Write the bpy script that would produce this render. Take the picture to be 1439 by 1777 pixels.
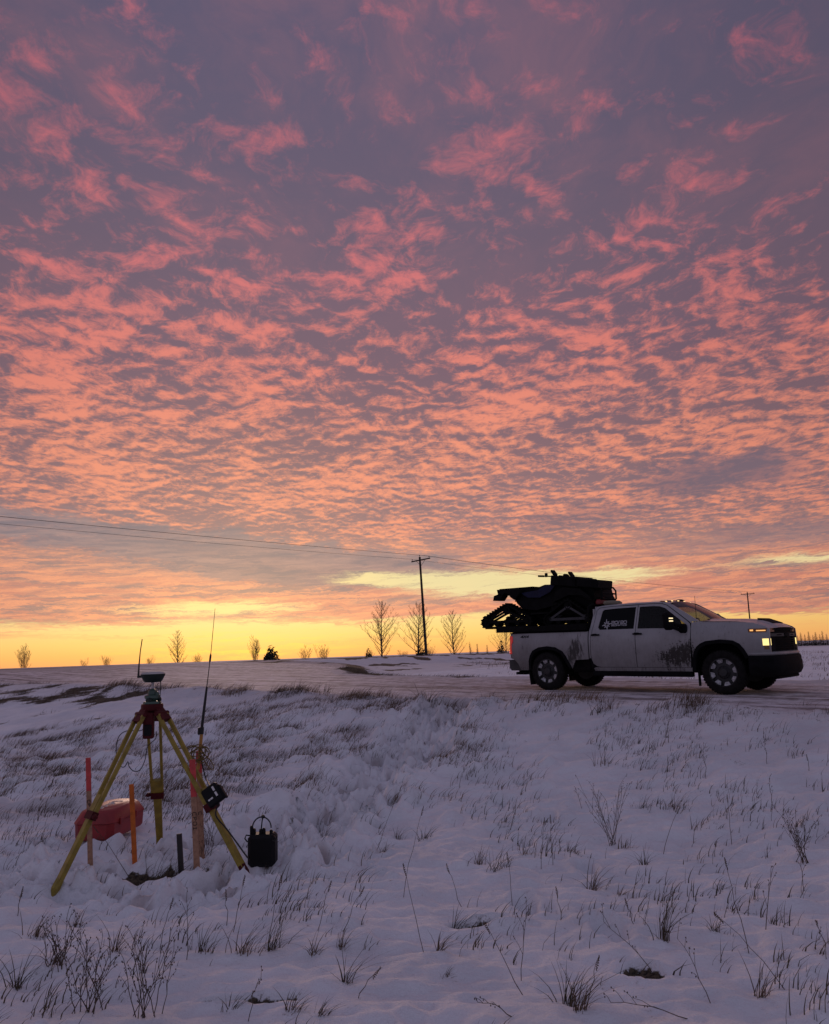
import bpy, bmesh, math, random
import numpy as np
from mathutils import Vector, Matrix

for _o in list(bpy.data.objects):
    bpy.data.objects.remove(_o, do_unlink=True)
SC = bpy.context.scene
COL = SC.collection
rad = math.radians

# ------------------------------------------------------------------ camera
PITCH, ROLL, EYE, FPX, CXP, CYP = rad(10.5), rad(2.0), 1.6, 1330.0, 719.5, 888.5
cam_d = bpy.data.cameras.new('camera')
cam_d.sensor_fit = 'HORIZONTAL'
cam_d.sensor_width = 36.0
cam_d.lens = 36.0 * FPX / 1439.0
cam_d.clip_start = 0.05
cam_d.clip_end = 20000
cam = bpy.data.objects.new('camera', cam_d)
COL.objects.link(cam)
cam.matrix_world = (Matrix.Translation((0, 0, EYE)) @ Matrix.Rotation(math.pi / 2 + PITCH, 4, 'X')
                    @ Matrix.Rotation(-ROLL, 4, 'Z'))
SC.camera = cam

SC.view_settings.view_transform = 'Standard'
SC.view_settings.look = 'None'
SC.view_settings.exposure = 0.0
SC.view_settings.gamma = 1.0
SC.view_settings.use_curve_mapping = False
SC.render.engine = 'CYCLES'
SC.cycles.max_bounces = 6
SC.cycles.transparent_max_bounces = 12
SC.cycles.use_denoising = True

# ------------------------------------------------------------------ node helpers
class V:
    """a socket with arithmetic"""
    def __init__(s, nt, sock): s.nt, s.s = nt, sock
    def _m(s, op, *a, clamp=False):
        n = s.nt.nodes.new('ShaderNodeMath'); n.operation = op; n.use_clamp = clamp
        for i, x in enumerate((s,) + a):
            if isinstance(x, V): s.nt.links.new(x.s, n.inputs[i])
            else: n.inputs[i].default_value = x
        return V(s.nt, n.outputs[0])
    def __add__(s, o): return s._m('ADD', o)
    __radd__ = __add__
    def __sub__(s, o): return s._m('SUBTRACT', o)
    def __rsub__(s, o): return s._m('MULTIPLY', -1.0)._m('ADD', o)
    def __mul__(s, o): return s._m('MULTIPLY', o)
    __rmul__ = __mul__
    def __truediv__(s, o): return s._m('DIVIDE', o)
    def __pow__(s, o): return s._m('POWER', o)
    def inv(s, k=1.0): return s._m('POWER', -1.0)._m('MULTIPLY', k)
    def max(s, o): return s._m('MAXIMUM', o)
    def min(s, o): return s._m('MINIMUM', o)
    def clamp(s): return s._m('ADD', 0.0, clamp=True)
    def exp(s): return s._m('EXPONENT')
    def sin(s): return s._m('SINE')
    def abs(s): return s._m('ABSOLUTE')
    def ss(s, a, b, lo=0.0, hi=1.0):
        n = s.nt.nodes.new('ShaderNodeMapRange'); n.interpolation_type = 'SMOOTHSTEP'
        s.nt.links.new(s.s, n.inputs[0])
        for i, x in ((1, a), (2, b), (3, lo), (4, hi)):
            if isinstance(x, V): s.nt.links.new(x.s, n.inputs[i])
            else: n.inputs[i].default_value = x
        return V(s.nt, n.outputs[0])

def lin(c):
    return tuple(((x / 255.0) / 12.92 if x <= 10.3 else (((x / 255.0) + 0.055) / 1.055) ** 2.4) for x in c) + (1.0,)

def comb(nt, x, y, z):
    n = nt.nodes.new('ShaderNodeCombineXYZ')
    for i, a in enumerate((x, y, z)):
        if isinstance(a, V): nt.links.new(a.s, n.inputs[i])
        else: n.inputs[i].default_value = a
    return V(nt, n.outputs[0])

def sepv(nt, v):
    n = nt.nodes.new('ShaderNodeSeparateXYZ'); nt.links.new(v.s, n.inputs[0])
    return [V(nt, o) for o in n.outputs]

def noise(nt, vec, scale, detail=3.0, rough=0.5, dist=0.0, lac=2.0, kind='FBM', dim='3D', w=0.0):
    n = nt.nodes.new('ShaderNodeTexNoise'); n.noise_dimensions = dim
    try: n.noise_type = kind
    except Exception: pass
    nt.links.new(vec.s, n.inputs['Vector'])
    n.inputs['Scale'].default_value = scale; n.inputs['Detail'].default_value = detail
    n.inputs['Roughness'].default_value = rough; n.inputs['Distortion'].default_value = dist
    n.inputs['Lacunarity'].default_value = lac
    return V(nt, n.outputs[0])

def ramp(nt, fac, stops, interp='LINEAR'):
    n = nt.nodes.new('ShaderNodeValToRGB'); n.color_ramp.interpolation = interp
    el = n.color_ramp.elements
    while len(el) < len(stops): el.new(0.5)
    for e, (p, c) in zip(el, stops):
        e.position = p; e.color = c if len(c) == 4 else tuple(c) + (1.0,)
    if isinstance(fac, V): nt.links.new(fac.s, n.inputs[0])
    else: n.inputs[0].default_value = fac
    return V(nt, n.outputs[0])

def mix(nt, f, a, b, blend='MIX'):
    n = nt.nodes.new('ShaderNodeMix'); n.data_type = 'RGBA'; n.blend_type = blend
    for i, x in ((0, f), (6, a), (7, b)):
        if isinstance(x, V): nt.links.new(x.s, n.inputs[i])
        else: n.inputs[i].default_value = x if i == 0 else (tuple(x) + (1.0,))[:4]
    return V(nt, n.outputs[2])

# ------------------------------------------------------------------ world: dawn sky with a mackerel cloud layer
SUN_AZ, SUN_EL = rad(-13.0), rad(6.0)           # azimuth from +Y towards +X
def make_world():
    w = bpy.data.worlds.new('World'); SC.world = w; w.use_nodes = True
    nt = w.node_tree; nt.nodes.clear()
    out = nt.nodes.new('ShaderNodeOutputWorld'); bg = nt.nodes.new('ShaderNodeBackground')
    nt.links.new(bg.outputs[0], out.inputs[0])
    tc = nt.nodes.new('ShaderNodeTexCoord')
    d = V(nt, tc.outputs['Generated'])
    x, y, z = sepv(nt, d)
    zc = z.max(0.0)
    el = zc._m('ARCSINE') * (180 / math.pi)
    az = x._m('ARCTAN2', y) * (180 / math.pi)
    # --- cloud layer: the view direction meets a flat layer overhead
    k = (zc + 0.080).inv()
    u, v = x * k, y * k
    P = comb(nt, u, v, 0.0)
    # turbulent warp of the layer
    wn = nt.nodes.new('ShaderNodeTexNoise'); wn.inputs['Scale'].default_value = 3.1; wn.inputs['Detail'].default_value = 3.0
    nt.links.new(P.s, wn.inputs['Vector'])
    wx, wy, wz = sepv(nt, V(nt, wn.outputs['Color']))
    wpn = nt.nodes.new('ShaderNodeTexNoise'); wpn.inputs['Scale'].default_value = 11.0; wpn.inputs['Detail'].default_value = 2.0
    nt.links.new(P.s, wpn.inputs['Vector'])
    w2x, w2y, w2z = sepv(nt, V(nt, wpn.outputs['Color']))
    wa = el.ss(10, 32, 0.09, 0.17)
    uw = u + (wx - 0.5) * wa + (w2x - 0.5) * 0.045
    vw = v * 0.80 + (wy - 0.5) * wa + (w2y - 0.5) * 0.045
    Q = comb(nt, uw, vw, 0.0)
    Qs = comb(nt, uw - 0.006, vw + 0.034, 0.0)    # a step towards the dawn
    big = noise(nt, P, 1.15, 3.0, 0.55)           # large fields and gaps
    mid = noise(nt, comb(nt, uw * 1.0, vw * 0.8, 3.7), 4.6, 3.0, 0.55)
    c1 = noise(nt, Q, 12.0, 7.0, 0.68, 0.0)
    c2 = noise(nt, Qs, 12.0, 7.0, 0.68, 0.0)
    fine = noise(nt, comb(nt, uw, vw * 0.8, 8.1), 30.0, 4.0, 0.65)
    relief = (c1 - c2) * 2.9
    # coverage: dense from 8 to 24 degrees, broken above, thin at the top right
    cov = el.ss(20.0, 36.0, 0.0, -0.20) + el.ss(7.0, 12.0, -0.02, 0.03) + az.ss(-10.0, 30.0, 0.03, -0.06) * el.ss(10, 26)
    band = noise(nt, comb(nt, (u + (wx - 0.5) * 0.25) * 4.2, v * 0.75 + (wy - 0.5) * 0.25, 6.0), 1.0, 3.0, 0.55)   # long rolls running towards the dawn
    body = c1 * 0.70 + mid * 0.62 + big * 0.80 + band * 0.75 + fine * 0.28 - 1.585 + cov
    lit = body * 1.8 + relief * el.ss(24.0, 36.0, 0.80, 0.42) + 0.36
    lit = lit.clamp().ss(0.0, 1.0)
    # soft pink veil higher up, under the puffs
    veil = noise(nt, comb(nt, uw * 0.8 + vw * 0.55, vw * 0.7 - uw * 0.6, 9.37), 3.1, 6.0, 0.66).ss(0.40, 0.72) * el.ss(20.0, 34.0)
    eln = el / 50.0
    def E(a): return a / 50.0
    bright = ramp(nt, eln, [(E(0), lin((255, 190, 100))), (E(3), lin((255, 196, 112))), (E(5.5), lin((247, 164, 120))),
                            (E(9), lin((244, 152, 118))), (E(15), lin((238, 146, 116))), (E(21), lin((226, 130, 114))),
                            (E(28), lin((206, 114, 116))), (E(36), lin((196, 108, 116))), (E(46), lin((190, 106, 118)))])
    dark = ramp(nt, eln, [(E(0), lin((228, 150, 92))), (E(3), lin((196, 150, 122))), (E(6), lin((158, 128, 126))),
                          (E(9), lin((146, 112, 116))), (E(15), lin((132, 100, 108))), (E(21), lin((120, 93, 107))),
                          (E(28), lin((110, 92, 109))), (E(36), lin((100, 89, 110))), (E(46), lin((92, 86, 111)))])
    dark = mix(nt, veil * 0.50, dark, lin((146, 102, 114)))
    # sides away from the dawn are dimmer and bluer
    side = (az + 6.0).abs().ss(8.0, 42.0)
    bright = mix(nt, side * 0.55, bright, mix(nt, 1.0, bright, lin((196, 190, 216)), 'MULTIPLY'))
    dark = mix(nt, side * 0.8, dark, mix(nt, 1.0, dark, lin((222, 224, 228)), 'MULTIPLY'))
    cloud = mix(nt, lit, dark, bright)
    # --- gaps: grey shaded bands and pale clear holes
    def blob(a0, e0, sa, se, tilt=0.0, warp=0.0):
        da = (az - a0) / sa
        de = (el - e0 - (az - a0) * tilt)
        if warp: de = de + (mid - 0.5) * warp + (fine - 0.5) * warp * 0.5
        de = de / se
        return ((da * da + de * de) * -1.0).exp()
    grey = (blob(-17, 8.1, 18, 1.35, -0.115, 3.0) + blob(-7, 6.4, 8.5, 1.2, -0.03, 2.0)).clamp().ss(0.12, 0.60)
    greyR = blob(22, 11.8, 6.5, 1.7, 0.03, 4.0).ss(0.25, 0.8) + blob(12.5, 9.6, 7.0, 1.0, 0.03, 3.0).ss(0.3, 0.9) * 0.6 + blob(24.0, 7.2, 8.0, 1.0, 0.03, 2.6).ss(0.2, 0.8) * 0.8
    streakP = comb(nt, az * 0.06 + (mid - 0.5) * 0.5, el * 0.95 + az * 0.03 + (mid - 0.5) * 0.9, 2.0)
    st = noise(nt, streakP, 1.5, 5.0, 0.62, 0.3)
    stf = noise(nt, comb(nt, az * 0.16 + (fine - 0.5) * 0.5, el * 1.9 - az * 0.03 + (mid - 0.5) * 1.2 + (fine - 0.5) * 0.5, 4.0), 2.3, 4.0, 0.62, 0.2)
    gcol = mix(nt, (st * 0.6 + stf * 0.5).ss(0.42, 0.75), lin((116, 107, 120)), lin((160, 132, 132)))
    cloud = mix(nt, grey * 0.92, cloud, gcol)
    cloud = mix(nt, greyR.clamp() * 0.8, cloud, lin((112, 94, 108)))
    hole = (blob(5, 5.0, 6.0, 1.0, 0.0, 0.9) * 1.25 + blob(-3, 5.6, 4.0, 0.55, -0.03, 0.9) * 0.9 + blob(14, 5.0, 6, 0.7, 0.02, 1.2) * 0.8
            + blob(-14.5, 3.7, 7, 0.6, 0.0, 1.0) + blob(27, 5.4, 5, 0.5, 0, 0.8) * 0.7).clamp()
    hole = (hole * (stf * 2.0 - 0.10)).ss(0.18, 0.85) * 0.95
    holec = mix(nt, az.ss(-14.0, 2.0), lin((252, 222, 146)), lin((232, 216, 160)))
    # --- clear strip along the horizon
    clear = ramp(nt, el / 6.0, [(0.0, lin((242, 164, 100))), (0.10, lin((246, 182, 100))), (0.24, lin((247, 202, 116))),
                                (0.42, lin((246, 213, 138))), (0.7, lin((240, 218, 150))), (1.0, lin((214, 190, 160)))])
    sunglow = blob(-13.0, 0.9, 7.0, 1.0)
    clear = mix(nt, sunglow * (stf.ss(0.45, 0.62) * 0.6 + 0.05), clear, lin((255, 218, 84)))
    clear = mix(nt, az.ss(10.0, 40.0) * 0.55, clear, lin((214, 150, 104)))
    clear = mix(nt, (az * -1.0).ss(16.0, 45.0) * 0.35, clear, lin((236, 150, 104)))
    clear = mix(nt, st.ss(0.50, 0.66) * el.ss(0.2, 1.2) * 0.35, clear, lin((230, 152, 104)))
    edge = el + (st - 0.5) * 2.6 + (stf - 0.5) * 1.1 + az.ss(8.0, 26.0) * 0.9
    low = edge.ss(2.35, 3.0)                      # 0 clear strip, 1 cloud deck
    # low deck near the horizon: long thin pink streaks instead of cells
    lowdeck = mix(nt, stf.ss(0.38, 0.66), mix(nt, st.ss(0.38, 0.62), lin((152, 122, 122)), lin((208, 134, 116))), lin((244, 160, 122)))
    lowdeck = mix(nt, side * 0.6, lowdeck, mix(nt, 1.0, lowdeck, lin((214, 202, 212)), 'MULTIPLY'))
    lowdeck = mix(nt, (grey + greyR * 0.8).clamp() * 0.85, lowdeck, gcol)
    deck = mix(nt, (el + (st - 0.5) * 3.0).ss(5.0, 9.5), lowdeck, cloud)
    deck = mix(nt, hole, deck, holec)
    sky = mix(nt, low, clear, deck)
    # --- the half of the sky away from the dawn is unseen: plain grey-lilac, brightened to light the snow
    back = mix(nt, el.ss(0.0, 40.0), lin((141, 135, 156)), lin((121, 119, 145)))
    away = (az.abs()).ss(38.0, 105.0) + el.ss(46.0, 72.0)
    sky = mix(nt, away.clamp(), sky, back)
    # --- physical twilight sky underneath (sun at the horizon), faint
    nish = nt.nodes.new('ShaderNodeTexSky'); nish.sky_type = 'NISHITA'; nish.sun_disc = False
    nish.sun_elevation = SUN_EL; nish.sun_rotation = SUN_AZ
    nsk = mix(nt, 1.0, V(nt, nish.outputs[0]), (0.005, 0.005, 0.005, 1), 'MULTIPLY')
    tot = mix(nt, 1.0, sky, nsk, 'ADD')
    tot = mix(nt, z.ss(-0.02, -0.004), lin((58, 52, 64)), tot)
    nt.links.new(tot.s, bg.inputs[0])
    bg.inputs[1].default_value = 1.0
    try:
        w.cycles.sampling_method = 'MANUAL'; w.cycles.sample_map_resolution = 512
    except Exception: pass
make_world()

sun_d = bpy.data.lights.new('sun', 'SUN')
sun_d.energy = 0.75; sun_d.angle = rad(16); sun_d.color = (1.0, 0.70, 0.56)
sun = bpy.data.objects.new('sun', sun_d); COL.objects.link(sun)
_sd = Vector((math.sin(SUN_AZ) * math.cos(SUN_EL), math.cos(SUN_AZ) * math.cos(SUN_EL), math.sin(SUN_EL)))
sun.rotation_euler = _sd.to_track_quat('Z', 'Y').to_euler()
sun.location = (-20, 60, 20)
# ------------------------------------------------------------------ pixel helpers (photo pixel -> ray; distance comes from what it touches)
_cf = np.array([0, math.cos(PITCH), math.sin(PITCH)]); _cu0 = np.array([0, -math.sin(PITCH), math.cos(PITCH)])
_cr = np.array([1., 0, 0]) * math.cos(ROLL) - _cu0 * math.sin(ROLL)
_cu = np.array([1., 0, 0]) * math.sin(ROLL) + _cu0 * math.cos(ROLL)
def ray(px, py):
    d = _cf + (px - CXP) / FPX * _cr - (py - CYP) / FPX * _cu
    return d / np.linalg.norm(d)
def at_y(px, py, Y):
    d = ray(px, py); return Vector(np.array([0, 0, EYE]) + d * (Y / d[1]))
def on_ground(px, py):
    """first meeting of the pixel's ray with the terrain"""
    d = ray(px, py); t = np.concatenate([np.arange(2.5, 30, 0.02), np.arange(30, 400, 0.25)])
    h = terrain(d[0] * t, d[1] * t, detail=False)
    z = EYE + d[2] * t
    i = int(np.argmax(z <= h)) if (z <= h).any() else len(t) - 1
    return Vector((d[0] * t[i], d[1] * t[i], float(h[i])))

# ------------------------------------------------------------------ site axes: a along the side road (truck heading), n along the main road
ORG = np.array([3.591, 18.820, 0.691]); AX = np.array([0.7431, -0.6691]); NX = np.array([0.6691, 0.7431])
def to_site(x, y): return (x - ORG[0]) * AX[0] + (y - ORG[1]) * AX[1], (x - ORG[0]) * NX[0] + (y - ORG[1]) * NX[1]
def to_world(s, m): return ORG[0] + s * AX[0] + m * NX[0], ORG[1] + s * AX[1] + m * NX[1]

# ------------------------------------------------------------------ numpy noise
_rng = np.random.RandomState(7)
_perm = _rng.permutation(1024); _ga = _rng.rand(1024) * 2 * math.pi
_gx, _gy = np.cos(_ga), np.sin(_ga)
def perlin(x, y):
    xi = np.floor(x).astype(np.int64); yi = np.floor(y).astype(np.int64); xf = x - xi; yf = y - yi
    def g(ix, iy, fx, fy):
        h = _perm[(_perm[ix & 1023] + iy) & 1023]; return _gx[h] * fx + _gy[h] * fy
    u = xf * xf * xf * (xf * (xf * 6 - 15) + 10); v = yf * yf * yf * (yf * (yf * 6 - 15) + 10)
    a = g(xi, yi, xf, yf); b = g(xi + 1, yi, xf - 1, yf); c = g(xi, yi + 1, xf, yf - 1); d = g(xi + 1, yi + 1, xf - 1, yf - 1)
    return (a + u * (b - a)) * (1 - v) + (c + u * (d - c)) * v
def fbm(x, y, o=4, r=0.5):
    t = 0; a = 1.0
    for i in range(o):
        t = t + a * perlin(x + 17.3 * i, y - 9.1 * i); x = x * 2.03; y = y * 2.03; a *= r
    return t
def billow(x, y, o=3):
    t = 0; a = 1.0
    for i in range(o):
        t = t + a * np.abs(perlin(x + 31.7 * i, y + 5.3 * i)); x = x * 2.1; y = y * 2.1; a *= 0.5
    return t
def sst(a, b, x):
    t = np.clip((x - a) / (b - a), 0, 1); return t * t * (3 - 2 * t)

# ------------------------------------------------------------------ terrain height
TRAIL = [(-2.3, 6.6), (-1.35, 7.2), (-1.0, 8.2), (-0.75, 9.6), (-0.25, 11.0), (0.05, 12.6), (0.55, 14.6)]
TRACK2 = [(1.05, 6.1), (0.95, 6.9), (1.02, 7.6), (0.9, 8.3), (0.98, 9.05), (0.85, 9.9), (0.95, 10.8), (1.4, 11.8), (2.3, 12.6), (0.75, 5.3), (0.9, 4.7)]
BARE = [(0.30, 4.98, 0.17, 0.055), (1.02, 4.12, 0.10, 0.10), (-2.05, 6.30, 0.34, 0.17), (-0.85, 3.95, 0.2, 0.05)]
def seg_dist(x, y, pts):
    best = np.full(np.shape(x), 1e9)
    for (ax, ay), (bx, by) in zip(pts[:-1], pts[1:]):
        dx, dy = bx - ax, by - ay
        t = np.clip(((x - ax) * dx + (y - ay) * dy) / (dx * dx + dy * dy), 0, 1)
        best = np.minimum(best, np.hypot(x - ax - t * dx, y - ay - t * dy))
    return best
def half_near(s): return 4.2 + 7.0 * sst(-27, -40, s)     # the side road flares out towards the main road
def half_far(s): return 4.0 + 13.0 * sst(-10, -30, s)
def z_side(s): return 0.691 - 0.0169 * s + 0.22 * sst(-20, -38, s)
def z_main(m): return 1.60 - 0.0035 * np.clip(m, -30, 400)
def road_mask(s, m):         # signed distance outside the side road (negative inside)
    return np.where(m > 0, m - half_far(s), -m - half_near(s))
def base_z(x, y):
    s, m = to_site(x, y)
    field = 0.02 + 0.85 * sst(0, -38, s) * sst(60, 0, np.abs(m)) + 0.10 * fbm(x * 0.11, y * 0.11, 3)
    far = sst(25, 90, np.hypot(x, y))
    field = field + far * (0.45 + 0.55 * fbm(x * 0.008 + 3, y * 0.008, 3))
    field = field * (1 - 0.0) + sst(10, 30, m) * 0.05
    # side road embankment
    d = road_mask(s, m) + 0.5 * fbm(x * 0.35, y * 0.35, 2)
    kk = sst(7.0, 0.0, d) * sst(22, 12, s) * sst(-48, -40, s)
    near_w = sst(6.5, 0.2, d)
    z = field + (z_side(s) - field) * np.where(m < 0, near_w, sst(4.5, 0.2, d)) * sst(26, 14, s) * sst(-60, -46, s)
    # main road embankment
    dm = np.abs(s + 42.0) - 5.2
    w = sst(7.0, 0.0, dm + 0.4 * fbm(x * 0.2, y * 0.2, 2))
    z = z + (z_main(m) - z) * w
    z = z - 0.55 * sst(-49, -60, s) * sst(-140, -70, s)
    return z
def terrain(x, y, detail=True):
    x = np.asarray(x, float); y = np.asarray(y, float)
    s, m = to_site(x, y)
    z = base_z(x, y)
    dr = road_mask(s, m); off = sst(-0.2, 0.9, dr) * sst(-0.2, 1.0, np.abs(s + 42) - 5.0)
    # lip of snow and turf along the near verge
    z = z + 0.16 * np.exp(-((dr - 1.0) / 0.55) ** 2) * (m < 0) * sst(-22, -14, s) * (0.6 + 0.9 * fbm(x * 0.5, y * 0.5, 2))
    # low drift beside the verge
    z = z + 0.13 * np.exp(-(((x - 1.9) / 1.2) ** 2 + ((y - 12.6) / 0.9) ** 2)) + 0.10 * np.exp(-(((x - 3.4) / 1.1) ** 2 + ((y - 11.6) / 0.7) ** 2))
    if not detail: return z
    near = sst(60, 14, np.hypot(x, y))
    z = z + off * near * (0.060 * fbm(x * 0.7, y * 0.7, 3) + 0.045 * fbm(x * 2.3 + 9, y * 2.9, 3) + 0.018 * fbm(x * 7, y * 9, 3))
    # drift ripples
    z = z + off * near * 0.020 * np.abs(perlin(x * 2.2 + y * 0.5, y * 5.5)) * 2
    # tussocks: small humps under the grass on the slope
    tus = sst(0.12, 0.5, fbm(x * 1.9 + 40, y * 1.9, 2)) * sst(7.0, 8.5, y) * sst(17.5, 14, y) * sst(3.5, 0.5, x)
    z = z + off * tus * 0.10
    tus2 = sst(0.25, 0.55, fbm(x * 3.3 + 4, y * 3.3 + 8, 2)) * sst(-0.1, 0.3, fbm(x * 0.9 + 11, y * 0.9, 3)) * sst(16, 12, y)
    z = z + off * tus2 * 0.035
    # trampled snow
    dt = seg_dist(x, y, TRAIL) + 0.25 * fbm(x * 1.3, y * 1.3, 2)
    tr = sst(0.75, 0.25, dt)
    cx, cy = (x + 2.05), (y - 6.55)
    tr2 = sst(1.75, 1.0, np.hypot(cx * 0.85, cy * 1.35) + 0.5 * fbm(x * 0.9 + 3, y * 0.9, 2))
    tr = np.maximum(tr, tr2) * (1 - 0.9 * np.exp(-(((x + 2.82) / 0.50) ** 2 + ((y - 7.15) / 0.75) ** 2) ** 2)) * (1 - 0.95 * np.exp(-(((x + 1.98) / 0.36) ** 2 + ((y - 6.2) / 0.34) ** 2) ** 2))
    z = z - 0.06 * np.exp(-(((x + 1.98) / 0.36) ** 2 + ((y - 6.2) / 0.34) ** 2) ** 2)
    lump = billow(x * 3.4, y * 4.2, 3)
    lump2 = 1 - billow(x * 2.2 + 7, y * 2.6 + 3, 3) * 1.6
    lump3 = 1 - billow(x * 4.7 + 2, y * 5.6 + 9, 2) * 1.9
    z = z + tr * (-0.19 + 0.16 * np.clip(lump2, 0, 1) + 0.09 * np.clip(lump3, 0, 1) - 0.06 * lump + 0.045 * fbm(x * 9, y * 9, 3))
    ttr = sst(0.62, 0.30, dt) * sst(6.9, 7.6, y)
    z = z - ttr * (0.07 + 0.12 * np.clip(fbm(x * 2.6 + 1, y * 2.2, 2) + 0.1, 0, 1))
    rim = np.exp(-((dt - 0.66) / 0.15) ** 2) * off
    z = z + 0.11 * rim * (0.4 + fbm(x * 4, y * 4, 2))
    # single footprints beside the trail
    for i, (fx, fy) in enumerate(TRACK2):
        ang = 0.2 * math.sin(i * 2.1); ox = 0.13 * (-1) ** i
        ca, sa = math.cos(ang), math.sin(ang)
        u = (x - fx - ox) * ca + (y - fy) * sa; v = -(x - fx - ox) * sa + (y - fy) * ca
        q = np.sqrt((u / 0.075) ** 2 + (v / 0.17) ** 2)
        z = z - 0.055 * sst(1.25, 0.75, q + 0.15 * fbm(x * 14, y * 14, 2)) + 0.016 * np.exp(-((q - 1.5) / 0.3) ** 2)
    for bx, by, ra, rb in BARE:
        q = np.sqrt(((x - bx) / ra) ** 2 + ((y - by) / rb) ** 2) + 0.45 * fbm(x * 7, y * 7, 2)
        z = z - 0.045 * sst(1.15, 0.8, q) + 0.015 * np.exp(-((q - 1.45) / 0.3) ** 2)
    # hollow where the roads lie
    z = z - 0.07 * sst(0.35, -0.5, dr + 0.35 * fbm(x * 0.9, y * 0.9, 3)) * sst(17, 13, s) * sst(-50, -44, s)
    z = z - 0.10 * sst(0.2, -0.6, np.abs(s + 42) - 4.6 + 0.3 * fbm(x * 0.5, y * 0.5, 2))
    return z
def bare_amount(x, y):       # where dead turf shows through the snow
    s, m = to_site(x, y); dr = road_mask(s, m)
    b = np.zeros_like(x)
    for bx, by, ra, rb in BARE:
        q = np.sqrt(((x - bx) / ra) ** 2 + ((y - by) / rb) ** 2) + 0.45 * fbm(x * 7, y * 7, 2)
        b = np.maximum(b, sst(1.1, 0.85, q))
    verge = np.exp(-((dr - 2.2) / 1.9) ** 2) * (m < 0) * sst(-6, -11, s) * sst(-32, -24, s)
    b = np.maximum(b, sst(0.16, 0.60, 0.35 * fbm(x * 2.6, y * 2.0, 3) + verge * 0.50 + 0.75 * fbm(x * 0.75, y * 0.55, 4) - 0.12 + 0.0 * m) * (verge > 0.05))
    farv = np.exp(-((dr - 1.3) / 1.0) ** 2) * (m > 0) * sst(-4, -10, s) * sst(-36, -30, s)
    b = np.maximum(b, sst(0.10, 0.40, farv * 0.7 + 0.5 * fbm(x * 0.4 + 8, y * 0.7, 3) - 0.10) * (farv > 0.05))
    mv = np.exp(-((np.abs(s + 42) - 6.0) / 0.9) ** 2) * (s > -42)
    b = np.maximum(b, sst(0.3, 0.7, mv + 0.7 * fbm(x * 0.16, y * 0.2, 3)) * (mv > 0.1) * 1.0)
    bank = np.exp(-((s + 31) / 5.0) ** 2) * (m > 14)
    b = np.maximum(b, sst(0.25, 0.5, fbm(x * 0.35, y * 0.25, 4) + 0.12) * (bank > 0.1))
    fld = sst(70, 110, np.hypot(x, y)) * sst(-30, -24, s)
    b = np.maximum(b, fld * sst(-0.05, 0.3, fbm(x * 0.03, y * 0.05, 3)) * 0.9)
    verge2 = np.exp(-((dr - 0.9) / 0.45) ** 2) * (m < 0) * sst(-20, -8, s)
    b = np.maximum(b, 0.30 * sst(0.2, 0.5, verge2 * 0.5 + fbm(x * 1.3, y * 1.9, 3) * 0.6))
    return b

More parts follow.
